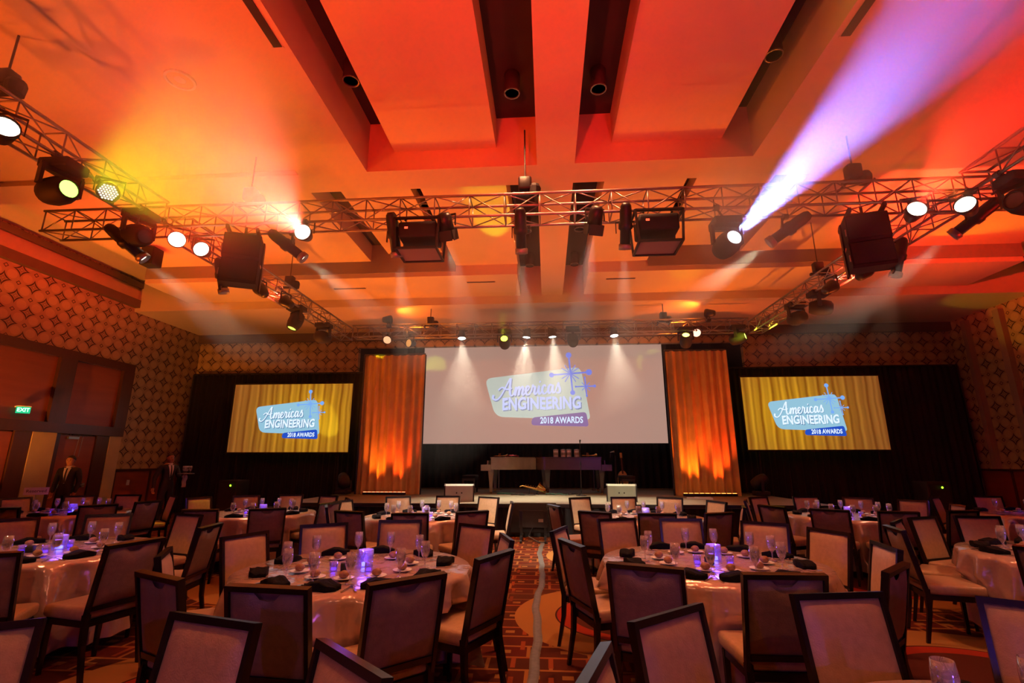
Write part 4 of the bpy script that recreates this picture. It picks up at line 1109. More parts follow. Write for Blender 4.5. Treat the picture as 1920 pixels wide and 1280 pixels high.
def leg_mesh(front):
    mb = MB()
    if front:
        for s in (1,):
            b = len(mb.v)
            for z, w in ((0.0, 0.026), (0.40, 0.038)):
                mb.v += [(-w / 2, -w / 2, z), (w / 2, -w / 2, z), (w / 2, w / 2, z), (-w / 2, w / 2, z)]
            mb.f += [(b, b + 3, b + 2, b + 1), (b + 4, b + 5, b + 6, b + 7)] + [(b + i, b + (i + 1) % 4, b + 4 + (i + 1) % 4, b + 4 + i) for i in range(4)]
    else:
        b = len(mb.v)
        for z, y0, w in ((0.0, -0.06, 0.028), (0.25, -0.01, 0.036), (0.46, 0.0, 0.042)):
            mb.v += [(-w / 2, y0 - w / 2, z), (w / 2, y0 - w / 2, z), (w / 2, y0 + w / 2, z), (-w / 2, y0 + w / 2, z)]
        mb.f += [(b, b + 3, b + 2, b + 1), (b + 8, b + 9, b + 10, b + 11)]
        for k in (0, 4): mb.f += [(b + k + i, b + k + (i + 1) % 4, b + k + 4 + (i + 1) % 4, b + k + 4 + i) for i in range(4)]
    return mb.mesh('leg', M['chair_frame'])
seat_me = rounded((0.475, 0.46, 0.095), 0.03, 3); seat_me.materials.append(M['tan'])
apron_me = MB().quad_box((-0.215, -0.22, 0.365), (0.215, 0.215, 0.415)).mesh('seat_frame', M['chair_frame'])
bf, pf, pb, lf_, lr_ = back_frame(), pad(1, False), pad(-1, True), leg_mesh(True), leg_mesh(False)
def make_chair():
    r = empty('banquet_chair')
    link('seat_cushion', seat_me, r, (0, 0.012, 0.46)); link('seat_frame', apron_me, r)
    link('back_frame', bf, r); link('backrest_cushion', pf, r); link('backrest_panel', pb, r)
    for s in (-1, 1):
        link('leg', lf_, r, (s * 0.2, 0.2, 0)); link('leg', lr_, r, (s * 0.218, -0.222, 0))
    return r
proto = make_chair(); used = False
TOPOFF = bk(0, BH, 0).y

def seat_words(tab):
    """where each seat lies round its table, as seen in the picture"""
    cx, cy_ = TABLES[tab]; out = {}; sides = {'near': [], 'far': [], 'left': [], 'right': []}
    view = Vector((cx, cy_)).normalized(); rt = Vector((view.y, -view.x))
    for i, p in enumerate(CH[tab]):
        d = Vector(p) - Vector((cx, cy_)); a = math.degrees(math.atan2(d.dot(rt), d.dot(view)))
        k = 'far' if abs(a) < 50 else 'near' if abs(a) > 130 else 'right' if a > 0 else 'left'
        sides[k].append((d.dot(rt) if k in ('near', 'far') else -d.dot(view), i))
    for k, L in sides.items():
        L.sort()
        n = len(L)
        if k in ('near', 'far'): w = {1: [''], 2: ['left ', 'right '], 3: ['left ', 'middle ', 'right '], 4: ['leftmost ', 'left-middle ', 'right-middle ', 'rightmost ']}.get(n, ['seat %d ' % q for q in range(n)])
        else: w = {1: [''], 2: ['farther ', 'nearer '], 3: ['farthest ', 'middle ', 'nearest '], 4: ['farthest ', 'farther ', 'nearer ', 'nearest ']}.get(n, ['seat %d ' % q for q in range(n)])
        for q, (_, i) in enumerate(L): out[i] = w[q] + k + '-side'
    return out

# --- cloth and table
def cloth_mesh(seed, seats=(), r=0.92, zt=0.765, drop=0.68):
    rnd = random.Random(seed)
    n, rings = 160, 14
    fol = [(rnd.choice((11, 13, 16, 19, 23)), rnd.uniform(0, 6.28), rnd.uniform(.4, 1)) for _ in range(5)]
    rid = [(rnd.choice((14, 18, 22)), rnd.uniform(0, 6.28), 1) for _ in range(2)]
    corner = rnd.uniform(0, 1.57)
    mb = MB()
    mb.v.append((0, 0, zt))
    rr = [r * (i + 1) / 4 for i in range(4)]
    for q in rr:
        for k in range(n):
            a = 2 * math.pi * k / n
            mb.v.append((q * math.cos(a), q * math.sin(a), zt + 0.0012 * math.sin(7 * a + q * 9)))
    for j in range(1, rings + 1):
        t = j / rings
        for k in range(n):
            a = 2 * math.pi * k / n
            f = sum(w * math.sin(m * a + p) for m, p, w in fol) / 2.2
            rg = sum((1 - abs(math.sin(m * a / 2 + p))) ** 1.6 for m, p, w in rid) / len(rid)
            f = 0.55 * f + 1.5 * (rg - 0.32)
            cr = abs(math.cos(2 * (a - corner)))            # square cloth: its corners hang lower and flare
            d = drop * (0.80 + 0.20 * cr)
            amp = 0.15 * t ** 0.6 * (0.65 + 0.35 * cr)
            q = r + 0.012 * min(1, t * 4) + amp * f + 0.07 * t * cr + 0.02 * t
            q += 0.012 * t * math.sin(31 * a + 6 * t + seed) + 0.01 * t * math.sin(19 * a - 9 * t)
            q = max(q, r + 0.004 if t < 0.1 else r - 0.06)
            z = zt - d * t if j > 1 else zt - 0.02 - 0.5 * d / rings
            mb.v.append((q * math.cos(a), q * math.sin(a), z))
    for i, v in enumerate(mb.v):                            # seats pushed in under the table press the skirt inward
        if v[2] > 0.565: continue
        p = Vector(v)
        for m in seats:
            q = m @ p
            if abs(q.x) < 0.26 and q.y < 0.262:
                w = min(1.0, (0.565 - q.z) / 0.05)
                q.y += (0.262 - q.y) * w
                p = m.inverted() @ q
        mb.v[i] = tuple(p)
    for k in range(n): mb.f.append((0, 1 + k, 1 + (k + 1) % n))
    for j in range(len(rr) + rings - 1):
        for k in range(n):
            a0 = 1 + j * n + k; a1 = 1 + j * n + (k + 1) % n
            mb.f.append((a0, a0 + n, a1 + n, a1))
    return mb.mesh('tablecloth', M['satin'], True)

goblet_me = MB().lathe([(0.0, 0.0), (0.036, 0.0), (0.036, 0.003), (0.008, 0.012), (0.005, 0.03), (0.006, 0.065), (0.014, 0.078), (0.028, 0.095), (0.037, 0.125), (0.038, 0.16), (0.033, 0.205), (0.031, 0.205), (0.036, 0.16), (0.035, 0.125), (0.026, 0.098), (0.0, 0.084)], 16, close=True).mesh('water_goblet', M['glass'], True)
water_me = MB().lathe([(0.0, 0.086), (0.024, 0.098), (0.033, 0.125), (0.0345, 0.148), (0.0, 0.148)], 14, close=True).mesh('water', glass_mat('water', (0.9, 0.9, 0.95), 0.08, 0.0), True)
def napkin_mesh(seed):
    rnd = random.Random(seed)
    bm = bmesh.new(); bmesh.ops.create_cube(bm, size=1.0)
    bmesh.ops.subdivide_edges(bm, edges=list(bm.edges), cuts=4, use_grid_fill=True)
    for v in bm.verts:
        x, y, z = v.co
        e = 1 - 0.35 * (abs(2 * x) ** 4)
        h = 0.050 * (0.55 + 0.45 * math.cos(x * 3.0) + 0.12 * math.sin(9 * x + seed) + 0.10 * math.sin(11 * y + 2 * seed))
        v.co = (x * 0.24 + 0.006 * math.sin(17 * y), y * 0.125 * e + 0.008 * math.sin(13 * x + seed), (z + 0.5) * h)
    me = bpy.data.meshes.new('folded_napkin'); bm.to_mesh(me); bm.free()
    for p in me.polygons: p.use_smooth = True
    me.materials.append(M['napkin'])
    return me
napkins = [napkin_mesh(s) for s in (1, 2, 3)]
plate_me = MB().lathe([(0.0, 0.004), (0.04, 0.004), (0.05, 0.008), (0.075, 0.014), (0.075, 0.017), (0.048, 0.012), (0.0, 0.009)], 18).mesh('side_plate', M['porcelain'], True)
def roll_mesh():
    bm = bmesh.new(); bmesh.ops.create_icosphere(bm, subdivisions=2, radius=1.0)
    for v in bm.verts:
        p = v.co; k = 1 + 0.05 * math.sin(6 * p.x + 3 * p.y)
        v.co = (p.x * 0.038 * k, p.y * 0.035 * k, 0.037 + p.z * 0.028)
    me = bpy.data.meshes.new('bread_roll'); bm.to_mesh(me); bm.free()
    for p in me.polygons: p.use_smooth = True
    me.materials.append(M['bread']); return me
roll_me = roll_mesh()
def fork_mesh():
    mb = MB(); mb.quad_box((-0.005, -0.10, 0.002), (0.005, 0.045, 0.006)).quad_box((-0.012, 0.045, 0.003), (0.012, 0.062, 0.007))
    for k in range(4): mb.quad_box((-0.0115 + k * 0.0066, 0.062, 0.003), (-0.0083 + k * 0.0066, 0.10, 0.007))
    return mb.mesh('fork', M['steel'])
def knife_mesh():
    mb = MB(); mb.quad_box((-0.006, -0.11, 0.002), (0.006, 0.0, 0.009))
    mb.prism([(-0.003, 0.0), (0.009, 0.0), (0.010, 0.07), (0.004, 0.11), (-0.003, 0.105)], 0.003, Matrix.Translation((0, 0, 0.003)))
    return mb.mesh('knife', M['steel'])
fork_me, knife_me = fork_mesh(), knife_mesh()
M['led_blue'] = emat('led_blue', (0.12, 0.06, 1.0), 9.0)
M['led_core'] = emat('led_core', (0.25, 0.45, 1.0), 14.0)
M['violet_glass'] = glass_mat('violet_glass', (0.62, 0.5, 1.0), 0.25)
lantern_me = MB().lathe([(0.0, 0.0), (0.062, 0.0), (0.062, 0.13), (0.057, 0.13), (0.057, 0.008), (0.0, 0.008)], 18, close=True).mesh('lantern_glass', M['violet_glass'], True)
led_me = MB().lathe([(0.0, 0.008), (0.03, 0.008), (0.03, 0.03), (0.0, 0.034)], 14, close=True).mesh('led_puck', M['led_core'], True)
votive_me = MB().lathe([(0.0, 0.0), (0.03, 0.0), (0.033, 0.07), (0.029, 0.07), (0.027, 0.006), (0.0, 0.006)], 12, close=True).mesh('votive_glass', M['violet_glass'], True)
vled_me = MB().lathe([(0.0, 0.007), (0.018, 0.007), (0.018, 0.022), (0.0, 0.024)], 10, close=True).mesh('votive_led', M['led_blue'], True)
cube_me = rounded((0.06, 0.06, 0.06), 0.005, 1); cube_me.materials.append(M['matte_black'])
table_top_me = MB().lathe([(0.0, 0.735), (0.9, 0.735), (0.9, 0.758), (0.0, 0.758)], 40, close=True).mesh('tabletop', M['table_wood'])
tleg_me = MB().tube((0, 0, 0), (0, 0, 0.74), 0.018, n=8).mesh('table_leg', M['alu'])
ZT = 0.7672
for ti, (tab, (cx, cy_)) in enumerate(TABLES.items()):
    tn = TNAME[tab]
    tb = empty('banquet_table', (cx, cy_, 0)); tag(tb, 'round folding table hidden under the cloth, ' + tn, 'table', 'round banquet tables')
    link('tabletop', table_top_me, tb)
    for k in range(4): link('leg', tleg_me, tb, (0.45 * math.cos(k * 1.57 + .78), 0.45 * math.sin(k * 1.57 + .78), 0))
    seats = []
    CLABEL = ('draped shiny mauve satin cloth on the ' + tn, 'tablecloth', 'satin tablecloths')

    words = seat_words(tab)
    for i, p in enumerate(CH[tab]):
        face = math.atan2(cy_ - p[1], cx - p[0]) - math.pi / 2 + R(TWIST.get((tab, i), 0) + random.uniform(-5, 5))
        c = proto if not used else copy_tree(proto)
        used = True
        rot = Matrix.Rotation(face, 3, 'Z')
        c.rotation_euler = (0, 0, face)
        c.location = Vector((p[0], p[1], 0)) - rot @ Vector((0, TOPOFF, 0))
        seats.append((Matrix.Translation(c.location - Vector((cx, cy_, 0))) @ Matrix.Rotation(face, 4, 'Z')).inverted())
        tag(c, 'tan upholstered dark framed chair, %s seat of %s' % (words[i], tn), 'chair', 'banquet chairs')
        if tab == 'L': continue
        # place setting in front of this chair
        d = (Vector(p) - Vector((cx, cy_))).normalized(); ang = math.atan2(d.y, d.x)
        def at(r, da=0.0): return (cx + r * math.cos(ang + da), cy_ + r * math.sin(ang + da), ZT)
        seat = '%s seat of %s' % (words[i], tn)
        nk = link('folded_napkin', napkins[(i + ti) % 3], None, at(0.72, random.uniform(-.04, .04)), (0, 0, ang + math.pi / 2 + random.uniform(-.35, .35)))
        tag(nk, 'black folded napkin at the ' + seat, 'napkin', 'black napkins')
        gb = empty('water_goblet', at(0.56, (0.36 if tab == 'K' else -0.26) + random.uniform(-.04, .04)), random.random()); tag(gb, 'stemmed water goblet at the ' + seat, 'glass', 'water goblets')
        link('glass', goblet_me, gb); link('water', water_me, gb)
        pl = empty('side_plate', at(0.43, 0.12 + random.uniform(-.05, .05))); tag(pl, 'bread roll plate at the ' + seat, 'plate', 'bread plates')
        link('plate', plate_me, pl); link('bread_roll', roll_me, pl)
        if tab in 'ABFIK':
            for nm, me, da in (('fork', fork_me, 0.225), ('knife', knife_me, -0.205)):
                o = link(nm, me, None, at(0.72, da), (0, 0, ang + math.pi / 2 + random.uniform(-.1, .1)))
                tag(o, 'steel dinner %s at the %s' % (nm, seat), nm, 'cutlery')
    cl = link('tablecloth', cloth_mesh(ti + 3, seats), None, (cx, cy_, 0)); tag(cl, *CLABEL)
    if tab == 'L': continue
    # lit centrepiece
    ln = empty('led_lantern', (cx + 0.05, cy_ + 0.06, ZT)); tag(ln, 'glowing blue glass lantern in the middle of the ' + tn, 'lantern', 'blue table lanterns')
    link('lantern_glass', lantern_me, ln); link('led_puck', led_me, ln)
    lp = bpy.data.lights.new('lantern_glow', 'POINT'); lp.color = (0.22, 0.10, 1.0); lp.energy = 2.6; lp.shadow_soft_size = 0.05
    lo = bpy.data.objects.new('lantern_glow', lp); COL.objects.link(lo); lo.parent = ln; lo.location = (0, 0, 0.17)
    for k, w in enumerate(('near left', 'near right', 'far')):
        a = (-2.3, -0.75, 1.5)[k] + random.uniform(-.3, .3)
        vt = empty('votive_holder', (cx + 0.19 * math.cos(a), cy_ + 0.19 * math.sin(a), ZT)); tag(vt, 'small violet glass votive, %s of the lantern on %s' % (w, tn), 'votive', 'violet votives')
        link('votive_glass', votive_me, vt); link('votive_led', vled_me, vt)
    cb = link('table_cube', cube_me, None, (cx - 0.05, cy_ - 0.13, ZT + 0.03), (0, 0, 0.4)); tag(cb, 'small dark cube beside the lantern on ' + tn, 'cube', 'dark table cubes')

# reserved sign on the table by the doors
rs = empty('reserved_sign', (-8.72, 8.2, ZT)); tag(rs, 'pale card on a thin stand reading Reserved, near the suited man', 'sign')
rs.rotation_euler = (0, 0, R(40))
MB().lathe([(0.0, 0), (0.05, 0), (0.05, 0.008), (0.006, 0.014)], 12, close=True).build('base', M['chrome'], rs)
MB().tube((0, 0, 0.01), (0, 0, 0.30), 0.005, n=6).build('stem', M['chrome'], rs)
MB().box((0, 0, 0.36), (0.32, 0.006, 0.12)).build('card', M['sign_white'], rs)
link('lettering', text_mesh('Reserved', 0.07, M['ink'], 0.001), rs, (0, -0.0045, 0.36), (R(90), 0, 0))

# grey tape covering cables down the aisle
tp = MB()
pts = [(-0.16, 3.0), (-0.14, 4.1), (-0.12, 5.2), (-0.16, 6.3), (-0.10, 7.4), (-0.12, 8.6), (-0.17, 9.8), (-0.13, 10.8)]
def tape(u, v):
    s = v * (len(pts) - 1); i = min(int(s), len(pts) - 2); f = s - i; f = f * f * (3 - 2 * f)
    x = pts[i][0] * (1 - f) + pts[i + 1][0] * f; y = 3.0 + 7.8 * v
    return (x + (u - .5) * 0.085 + 0.006 * math.sin(y * 9), y, 0.004 + 0.014 * math.sin(math.pi * u) * (0.7 + .3 * math.sin(9 * u)))
tape_o = tp.grid(6, 60, tape).build('cable_tape', M['tape'], None, True)
tag(tape_o, 'grey tape strip over cables down the carpet aisle', 'tape')
# ------------------------------------------------------------------ things on and around the stage
DZ = 0.70
def piano(loc, rz, bodymat, label):
    r = empty('grand_piano', loc, rz); tag(r, label, 'piano', 'two grand pianos on the stage')
    out = rounded_poly([(0.12, -0.74), (0.12, 0.74), (1.95, 0.74), (2.12, 0.45), (1.75, 0.02), (1.15, -0.22), (0.85, -0.62), (0.5, -0.74)], [.02, .02, .25, .25, .3, .3, .25, .2], 6)
    ctr = Vector((0.9, 0.1))
    big = [tuple(ctr + (Vector(p) - ctr) * 1.02) for p in out]
    MB().prism(out, 0.34, Matrix.Translation((0, 0, 0.69))).build('case', bodymat, r)
    MB().prism(big, 0.028, Matrix.Translation((0, 0, 1.035))).build('lid', bodymat, r)
    MB().quad_box((-0.18, -0.74, 0.66), (0.12, 0.74, 0.74)).quad_box((-0.18, -0.74, 0.74), (0.12, -0.66, 0.84)).quad_box((-0.18, 0.66, 0.74), (0.12, 0.74, 0.84)).build('key_bed', bodymat, r)
    kb = MB().quad_box((-0.15, -0.62, 0.74), (0.0, 0.62, 0.765)).build('white_keys', M['ivory'], r)
    bk_ = MB()
    for i in range(52):
        if i % 7 not in (2, 6): bk_.quad_box((-0.095, -0.61 + (i + .72) * 0.0238, 0.765), (0.0, -0.61 + (i + 1.22) * 0.0238, 0.777))
    bk_.build('black_keys', M['matte_black'], r)
    MB().quad_box((0.0, -0.66, 0.74), (0.03, 0.66, 0.96)).build('fallboard', bodymat, r)
    leg = MB()
    for z, w in ((0.04, 0.075), (0.30, 0.10), (0.60, 0.16), (0.69, 0.17)):
        leg.v += [(-w / 2, -w / 2, z), (w / 2, -w / 2, z), (w / 2, w / 2, z), (-w / 2, w / 2, z)]
    leg.f += [(0, 3, 2, 1), (12, 13, 14, 15)]
    for k in range(3): leg.f += [(k * 4 + i, k * 4 + (i + 1) % 4, k * 4 + 4 + (i + 1) % 4, k * 4 + 4 + i) for i in range(4)]
    lm = leg.mesh('leg', bodymat)
    cas = MB().lathe([(0.0, 0), (0.03, 0.005), (0.035, 0.025), (0.02, 0.045)], 8).mesh('caster', M['brass'], True)
    for p in ((0.12, -0.6), (0.12, 0.6), (1.72, 0.42)):
        l = link('leg', lm, r, (*p, 0)); link('caster', cas, l)
    ly = MB()
    for s in (-0.06, 0.06): ly.tube((0.30, s, 0.70), (0.30, s, 0.10), 0.014, n=6)
    ly.box((0.30, 0, 0.09), (0.12, 0.26, 0.05)).build('pedal_lyre', bodymat, r)
    for s in (-0.07, 0, 0.07): MB().box((0.19, s, 0.085), (0.12, 0.03, 0.015)).build('pedal', M['brass'], r)
piano((-1.83, 16.0, DZ), 0.0, M['piano_worn'], 'worn grey green grand piano with its keyboard at the left end')
piano((1.72, 15.95, DZ), math.pi, M['piano'], 'dark brown grand piano with its keyboard at the right end')
def bench(loc, label):
    r = empty('piano_bench', loc); tag(r, label, 'bench', 'padded piano benches')
    rbox('cushion', (0, 0, 0.475), (0.42, 0.72, 0.09), 0.03, M['black_cloth'], r, 3)
    MB().quad_box((-0.2, -0.35, 0.36), (0.2, 0.35, 0.43)).build('apron', M['matte_black'], r)
    lm = MB().bar((0, 0, 0), (0, 0, 0.37), 0.045).mesh('leg', M['matte_black'])
    for a in (-1, 1):
        for b in (-1, 1): link('leg', lm, r, (a * 0.17, b * 0.31, 0))
bench((-2.42, 15.9, DZ), 'black padded bench beside the grey green piano')
bench((2.38, 15.7, DZ), 'black padded bench beside the brown piano and guitar')
TOPZ = DZ + 1.064
for i, (x, w) in enumerate(((0.26, 'first from left'), (0.49, 'second from left'), (0.66, 'third from left'), (0.90, 'fourth from left'))):
    r = empty('canister', (x, 15.62, TOPZ)); tag(r, 'white canister on the brown piano lid, ' + w, 'canister', 'white canisters on the brown piano')
    MB().lathe([(0.07, 0), (0.075, 0.01), (0.075, 0.19), (0.07, 0.2)], 12).build('body', M['porcelain'], r, True)
    MB().lathe([(0.077, 0.195), (0.077, 0.225), (0.03, 0.235), (0.0, 0.235)], 12).build('lid', M['alu'], r, True)
    MB().lathe([(0.0765, 0.055), (0.0765, 0.135)], 12, close=True).build('printed_band', M['piano_worn'], r)
def brass_horn(loc, rz, s, label, rx=0.0, cat='horn'):
    r = empty('brass_horn', loc, rz); tag(r, label, cat); r.scale = (s, s, s)
    pts = [(-0.25, 0, 0.05), (0.05, 0, 0.05), (0.13, 0.03, 0.05), (0.13, 0.08, 0.05), (0.05, 0.1, 0.05), (-0.1, 0.1, 0.05), (-0.15, 0.05, 0.06)]
    MB().path(pts, 0.011, 6).build('tubing', M['brass'], r, True)
    MB().path([(-0.12, 0.0, 0.05), (0.12, 0, 0.05), (0.22, 0, 0.055), (0.28, 0, 0.06), (0.31, 0, 0.06)], [0.011, 0.014, 0.022, 0.04, 0.065], 12, False).build('bell', M['brass'], r, True)
    for k in range(3): MB().tube((-0.03 + k * 0.035, 0.05, 0.02), (-0.03 + k * 0.035, 0.05, 0.15), 0.013, n=8).build('valve', M['brass'], r)
brass_horn((1.25, 15.6, TOPZ), 0.5, 0.9, 'small brass trumpet lying on the right of the brown piano lid')
brass_horn((-1.5, 15.85, TOPZ), 0.1, 0.8, 'small brass trumpet beside the red cloth on the grey piano')
rc = MB().grid(12, 8, lambda u, v: (-1.32 + u * 0.42, 15.75 + v * 0.28, TOPZ + 0.03 + 0.03 * math.sin(u * 9 + v * 3) * math.sin(v * 7 + 1) + 0.03 * (1 - abs(2 * u - 1)))).build('red_cloth', M['red_cloth'], None, True)
tag(rc, 'crumpled bright red cloth on the grey green piano lid', 'cloth')
# saxophone lying on its stand under the pianos
r = empty('saxophone', (-0.45, 14.9, DZ), 0.25); tag(r, 'brass saxophone lying on the stage floor between the pianos', 'saxophone')
MB().path([(-0.38, 0, 0.22), (-0.30, 0, 0.25), (0.25, 0, 0.12), (0.36, 0, 0.08), (0.40, 0.05, 0.10), (0.34, 0.1, 0.16), (0.2, 0.13, 0.24)], [0.012, 0.018, 0.045, 0.055, 0.06, 0.075, 0.13], 12, False).build('body_tube', M['brass'], r, True)
for k in range(6): MB().lathe([(0.0, 0.012), (0.02, 0.012), (0.022, 0)], 8, Matrix.Translation((-0.2 + k * 0.075, -0.02, 0.27 - k * 0.012))).build('key_pad', M['brass'], r)
MB().bar((-0.1, -0.15, 0.01), (-0.1, 0.15, 0.01), 0.03).bar((0.15, -0.15, 0.01), (0.15, 0.15, 0.01), 0.03).bar((-0.1, 0, 0.01), (-0.1, 0, 0.2), 0.03).bar((0.15, 0, 0.01), (0.15, 0, 0.12), 0.03).build('stand', M['black_metal'], r)
rnd = random.Random(4)
M['cable_green'] = mat('green_cable', (0.03, 0.12, 0.09), 0.4, 0.1, 10)
for i, (x, y, n, l) in enumerate(((-1.15, 15.0, 5, 'tangled dark cable under the grey green piano'), (-0.75, 14.65, 4, 'tangled dark cable left of the saxophone'), (0.2, 14.85, 5, 'tangled green cable right of the saxophone'), (0.62, 14.9, 4, 'tangled dark cable behind the microphone stand'))):
    pts = []
    for k in range(90):
        a = k * 0.36
        rr = 0.10 + 0.05 * math.sin(k * 0.23 + i) + 0.03 * math.sin(k * 0.61)
        pts.append((x + (k - 45) * 0.006 + rr * math.cos(a), y + rr * 0.7 * math.sin(a), DZ + 0.014 + 0.012 * (1 + math.sin(k * 0.5))))
    o = MB().path(pts, 0.012, 5).build('cable', M['cable_green'] if i % 2 == 0 else M['black_metal'], None, True)
    tag(o, l, 'cable', 'cables on the stage floor')
def mic_stand(loc, h, boom, label):
    r = empty('microphone_stand', loc); tag(r, label, 'microphone stand')
    MB().lathe([(0.0, 0), (0.15, 0), (0.15, 0.015), (0.03, 0.03), (0.02, 0.06)], 16, close=True).build('round_base', M['matte_black'], r, True)
    MB().tube((0, 0, 0.03), (0, 0, h * 0.62), 0.014, n=8).tube((0, 0, h * 0.6), (0, 0, h), 0.009, n=8).build('pole', M['black_metal'], r)
    MB().lathe([(0.02, -0.04), (0.022, 0.04)], 8, Matrix.Translation((0, 0, h * .61))).build('clutch', M['matte_black'], r)
    if boom:
        MB().tube((-0.15, 0, h - 0.06), (boom, 0, h + 0.1), 0.009, n=6).build('boom_arm', M['black_metal'], r)
        MB().path([(boom - 0.02, 0, h + 0.09), (boom + 0.05, 0, h + 0.11), (boom + 0.10, 0, h + 0.115)], [0.012, 0.016, 0.028], 10).build('microphone', M['alu'], r, True)
    else:
        MB().path([(0, 0, h), (0, -0.06, h + 0.05), (0, -0.12, h + 0.09)], [0.012, 0.016, 0.028], 10).build('microphone', M['black_metal'], r, True)
mic_stand((0.93, 14.45, DZ), 1.42, 0, 'straight microphone stand with round base at stage centre right')
mic_stand((1.98, 15.0, DZ), 1.10, -0.12, 'short microphone stand beside the keyboard of the brown piano')
# guitar
g_ = empty('acoustic_guitar', (2.42, 16.6, DZ)); tag(g_, 'acoustic guitar leaning on a stand behind the right bench', 'guitar')
g_.rotation_euler = (R(-10), 0, R(8))
outl = []
for k in range(40):
    a = 2 * math.pi * k / 40
    z_ = 0.25 * math.sin(a); w_ = 0.5
    rr = 0.19 + 0.035 * math.cos(2 * a + math.pi) - 0.03 * math.sin(a)
    outl.append((rr * math.cos(a) * (0.92 + 0.08 * math.cos(2 * a)), 0.40 + 0.25 * math.sin(a)))
side_m = Matrix(((1, 0, 0, 0), (0, 0, 1, -0.05), (0, 1, 0, 0), (0, 0, 0, 1)))
MB().prism(outl, 0.1, side_m).build('guitar_body', M['guitar'], g_)
MB().lathe([(0.0, 0.0), (0.05, 0.0)], 14, Matrix.Translation((0, -0.052, 0.46)) @ Matrix.Rotation(R(90), 4, 'X'), close=True).build('sound_hole', M['matte_black'], g_)
MB().quad_box((-0.025, -0.062, 0.55), (0.025, -0.04, 1.06)).build('neck', M['dark_wood'], g_)
MB().quad_box((-0.036, -0.06, 1.06), (0.036, -0.035, 1.22)).build('headstock', M['guitar'], g_)
MB().quad_box((-0.08, -0.062, 0.28), (0.08, -0.05, 0.30)).build('bridge', M['dark_wood'], g_)
MB().bar((-0.14, 0.08, 0.0), (0, 0.1, 0.62), 0.02).bar((0.14, 0.08, 0.0), (0, 0.1, 0.62), 0.02).bar((-0.12, -0.1, 0.14), (-0.12, 0.1, 0.12), 0.02).bar((0.12, -0.1, 0.14), (0.12, 0.1, 0.12), 0.02).build('guitar_stand', M['black_metal'], g_)
# floor wedge monitors
def wedge(loc, rz, m, label, w=0.66):
    r = empty('wedge_monitor', loc, rz); tag(r, label, 'stage monitor', 'floor wedge monitors')
    prof = [(-0.22, 0.0), (0.24, 0.0), (0.24, 0.10), (-0.08, 0.40), (-0.22, 0.36)]
    ax = Matrix(((0, 0, 1, -w / 2), (1, 0, 0, 0), (0, 1, 0, 0), (0, 0, 0, 1)))
    MB().prism(prof, w, ax).build('cabinet', m, r)
    for s in (-1, 1):
        MB().prism([(p[0] * 1.02, p[1] * 1.02 - .003 if p[1] > 0 else 0.0) for p in prof], 0.03, Matrix.Translation((s * (w / 2 + 0.012) - 0.015, 0, 0)) @ Matrix(((0, 0, 1, 0), (1, 0, 0, 0), (0, 1, 0, 0), (0, 0, 0, 1)))).build('end_cheek', M['matte_black'], r)
    gm = Matrix.Translation((0, 0.085, 0.255)) @ Matrix.Rotation(R(-43.2), 4, 'X')
    MB().box((0, 0, 0), (w - .06, 0.40, 0.012)).build('grille', M['grille'], r).matrix_local = gm
    for s in (-0.06, 0.06): MB().box((s, -0.222, 0.2), (0.03, 0.008, 0.03)).build('connector', M['matte_black'], r)
wedge((-2.14, 12.35, DZ), R(8), M['wedge_pale'], 'pale grey floor wedge on the left of the stage front')
wedge((1.77, 12.6, DZ), R(-6), M['wedge_grey'], 'greenish grey floor wedge on the right of the stage front')
# white angled bar near the right batten
o = MB().bar((3.72, 13.4, DZ + .03), (4.1, 13.15, DZ + .03), 0.05).bar((3.9, 13.28, DZ + .03), (4.12, 13.45, DZ + .03), 0.05).bar((3.55, 13.5, DZ + .025), (3.9, 13.3, DZ + .025), 0.03).build('stage_bracket', M['white_gloss'])
tag(o, 'white angled metal bracket lying at right stage edge', 'bracket')
# confidence monitor in front of the stage
r = empty('confidence_monitor', (-0.32, 11.0, 0)); tag(r, 'large black monitor on a low wheeled stand before the stage', 'monitor')
rbox('display_case', (0, 0.02, 0.47), (0.98, 0.09, 0.60), 0.02, M['matte_black'], r)
MB().quad_box((-0.47, 0.066, 0.19), (0.47, 0.07, 0.75)).build('display_glass', M['lens_glass'], r)
MB().quad_box((-0.3, -0.06, 0.28), (0.3, -0.02, 0.62)).build('back_cover', M['grille'], r)
MB().box((0.16, -0.063, 0.42), (0.10, 0.006, 0.06)).build('rating_plate', M['grey_face'], r)
for s in (-1, 1):
    MB().bar((s * 0.25, -0.05, 0.1), (s * 0.25, -0.05, 0.6), 0.05).bar((s * 0.25, -0.3, 0.1), (s * 0.25, 0.3, 0.1), 0.05).build('stand_leg', M['black_metal'], r)
    for yy in (-0.28, 0.28): MB().lathe([(0.035, -0.015), (0.035, 0.015)], 10, Matrix.Translation((s * 0.25, yy, 0.04)) @ Matrix.Rotation(R(90), 4, 'Y')).bar((s * .25, yy, .04), (s * .25, yy, .09), .02).build('caster', M['matte_black'], r)
MB().path([(0.0, -0.08, 0.3), (-0.1, -0.12, 0.12), (0.1, -0.2, 0.02), (0.3, -0.25, 0.012)], 0.012, 6).build('power_cable', M['black_metal'], r)
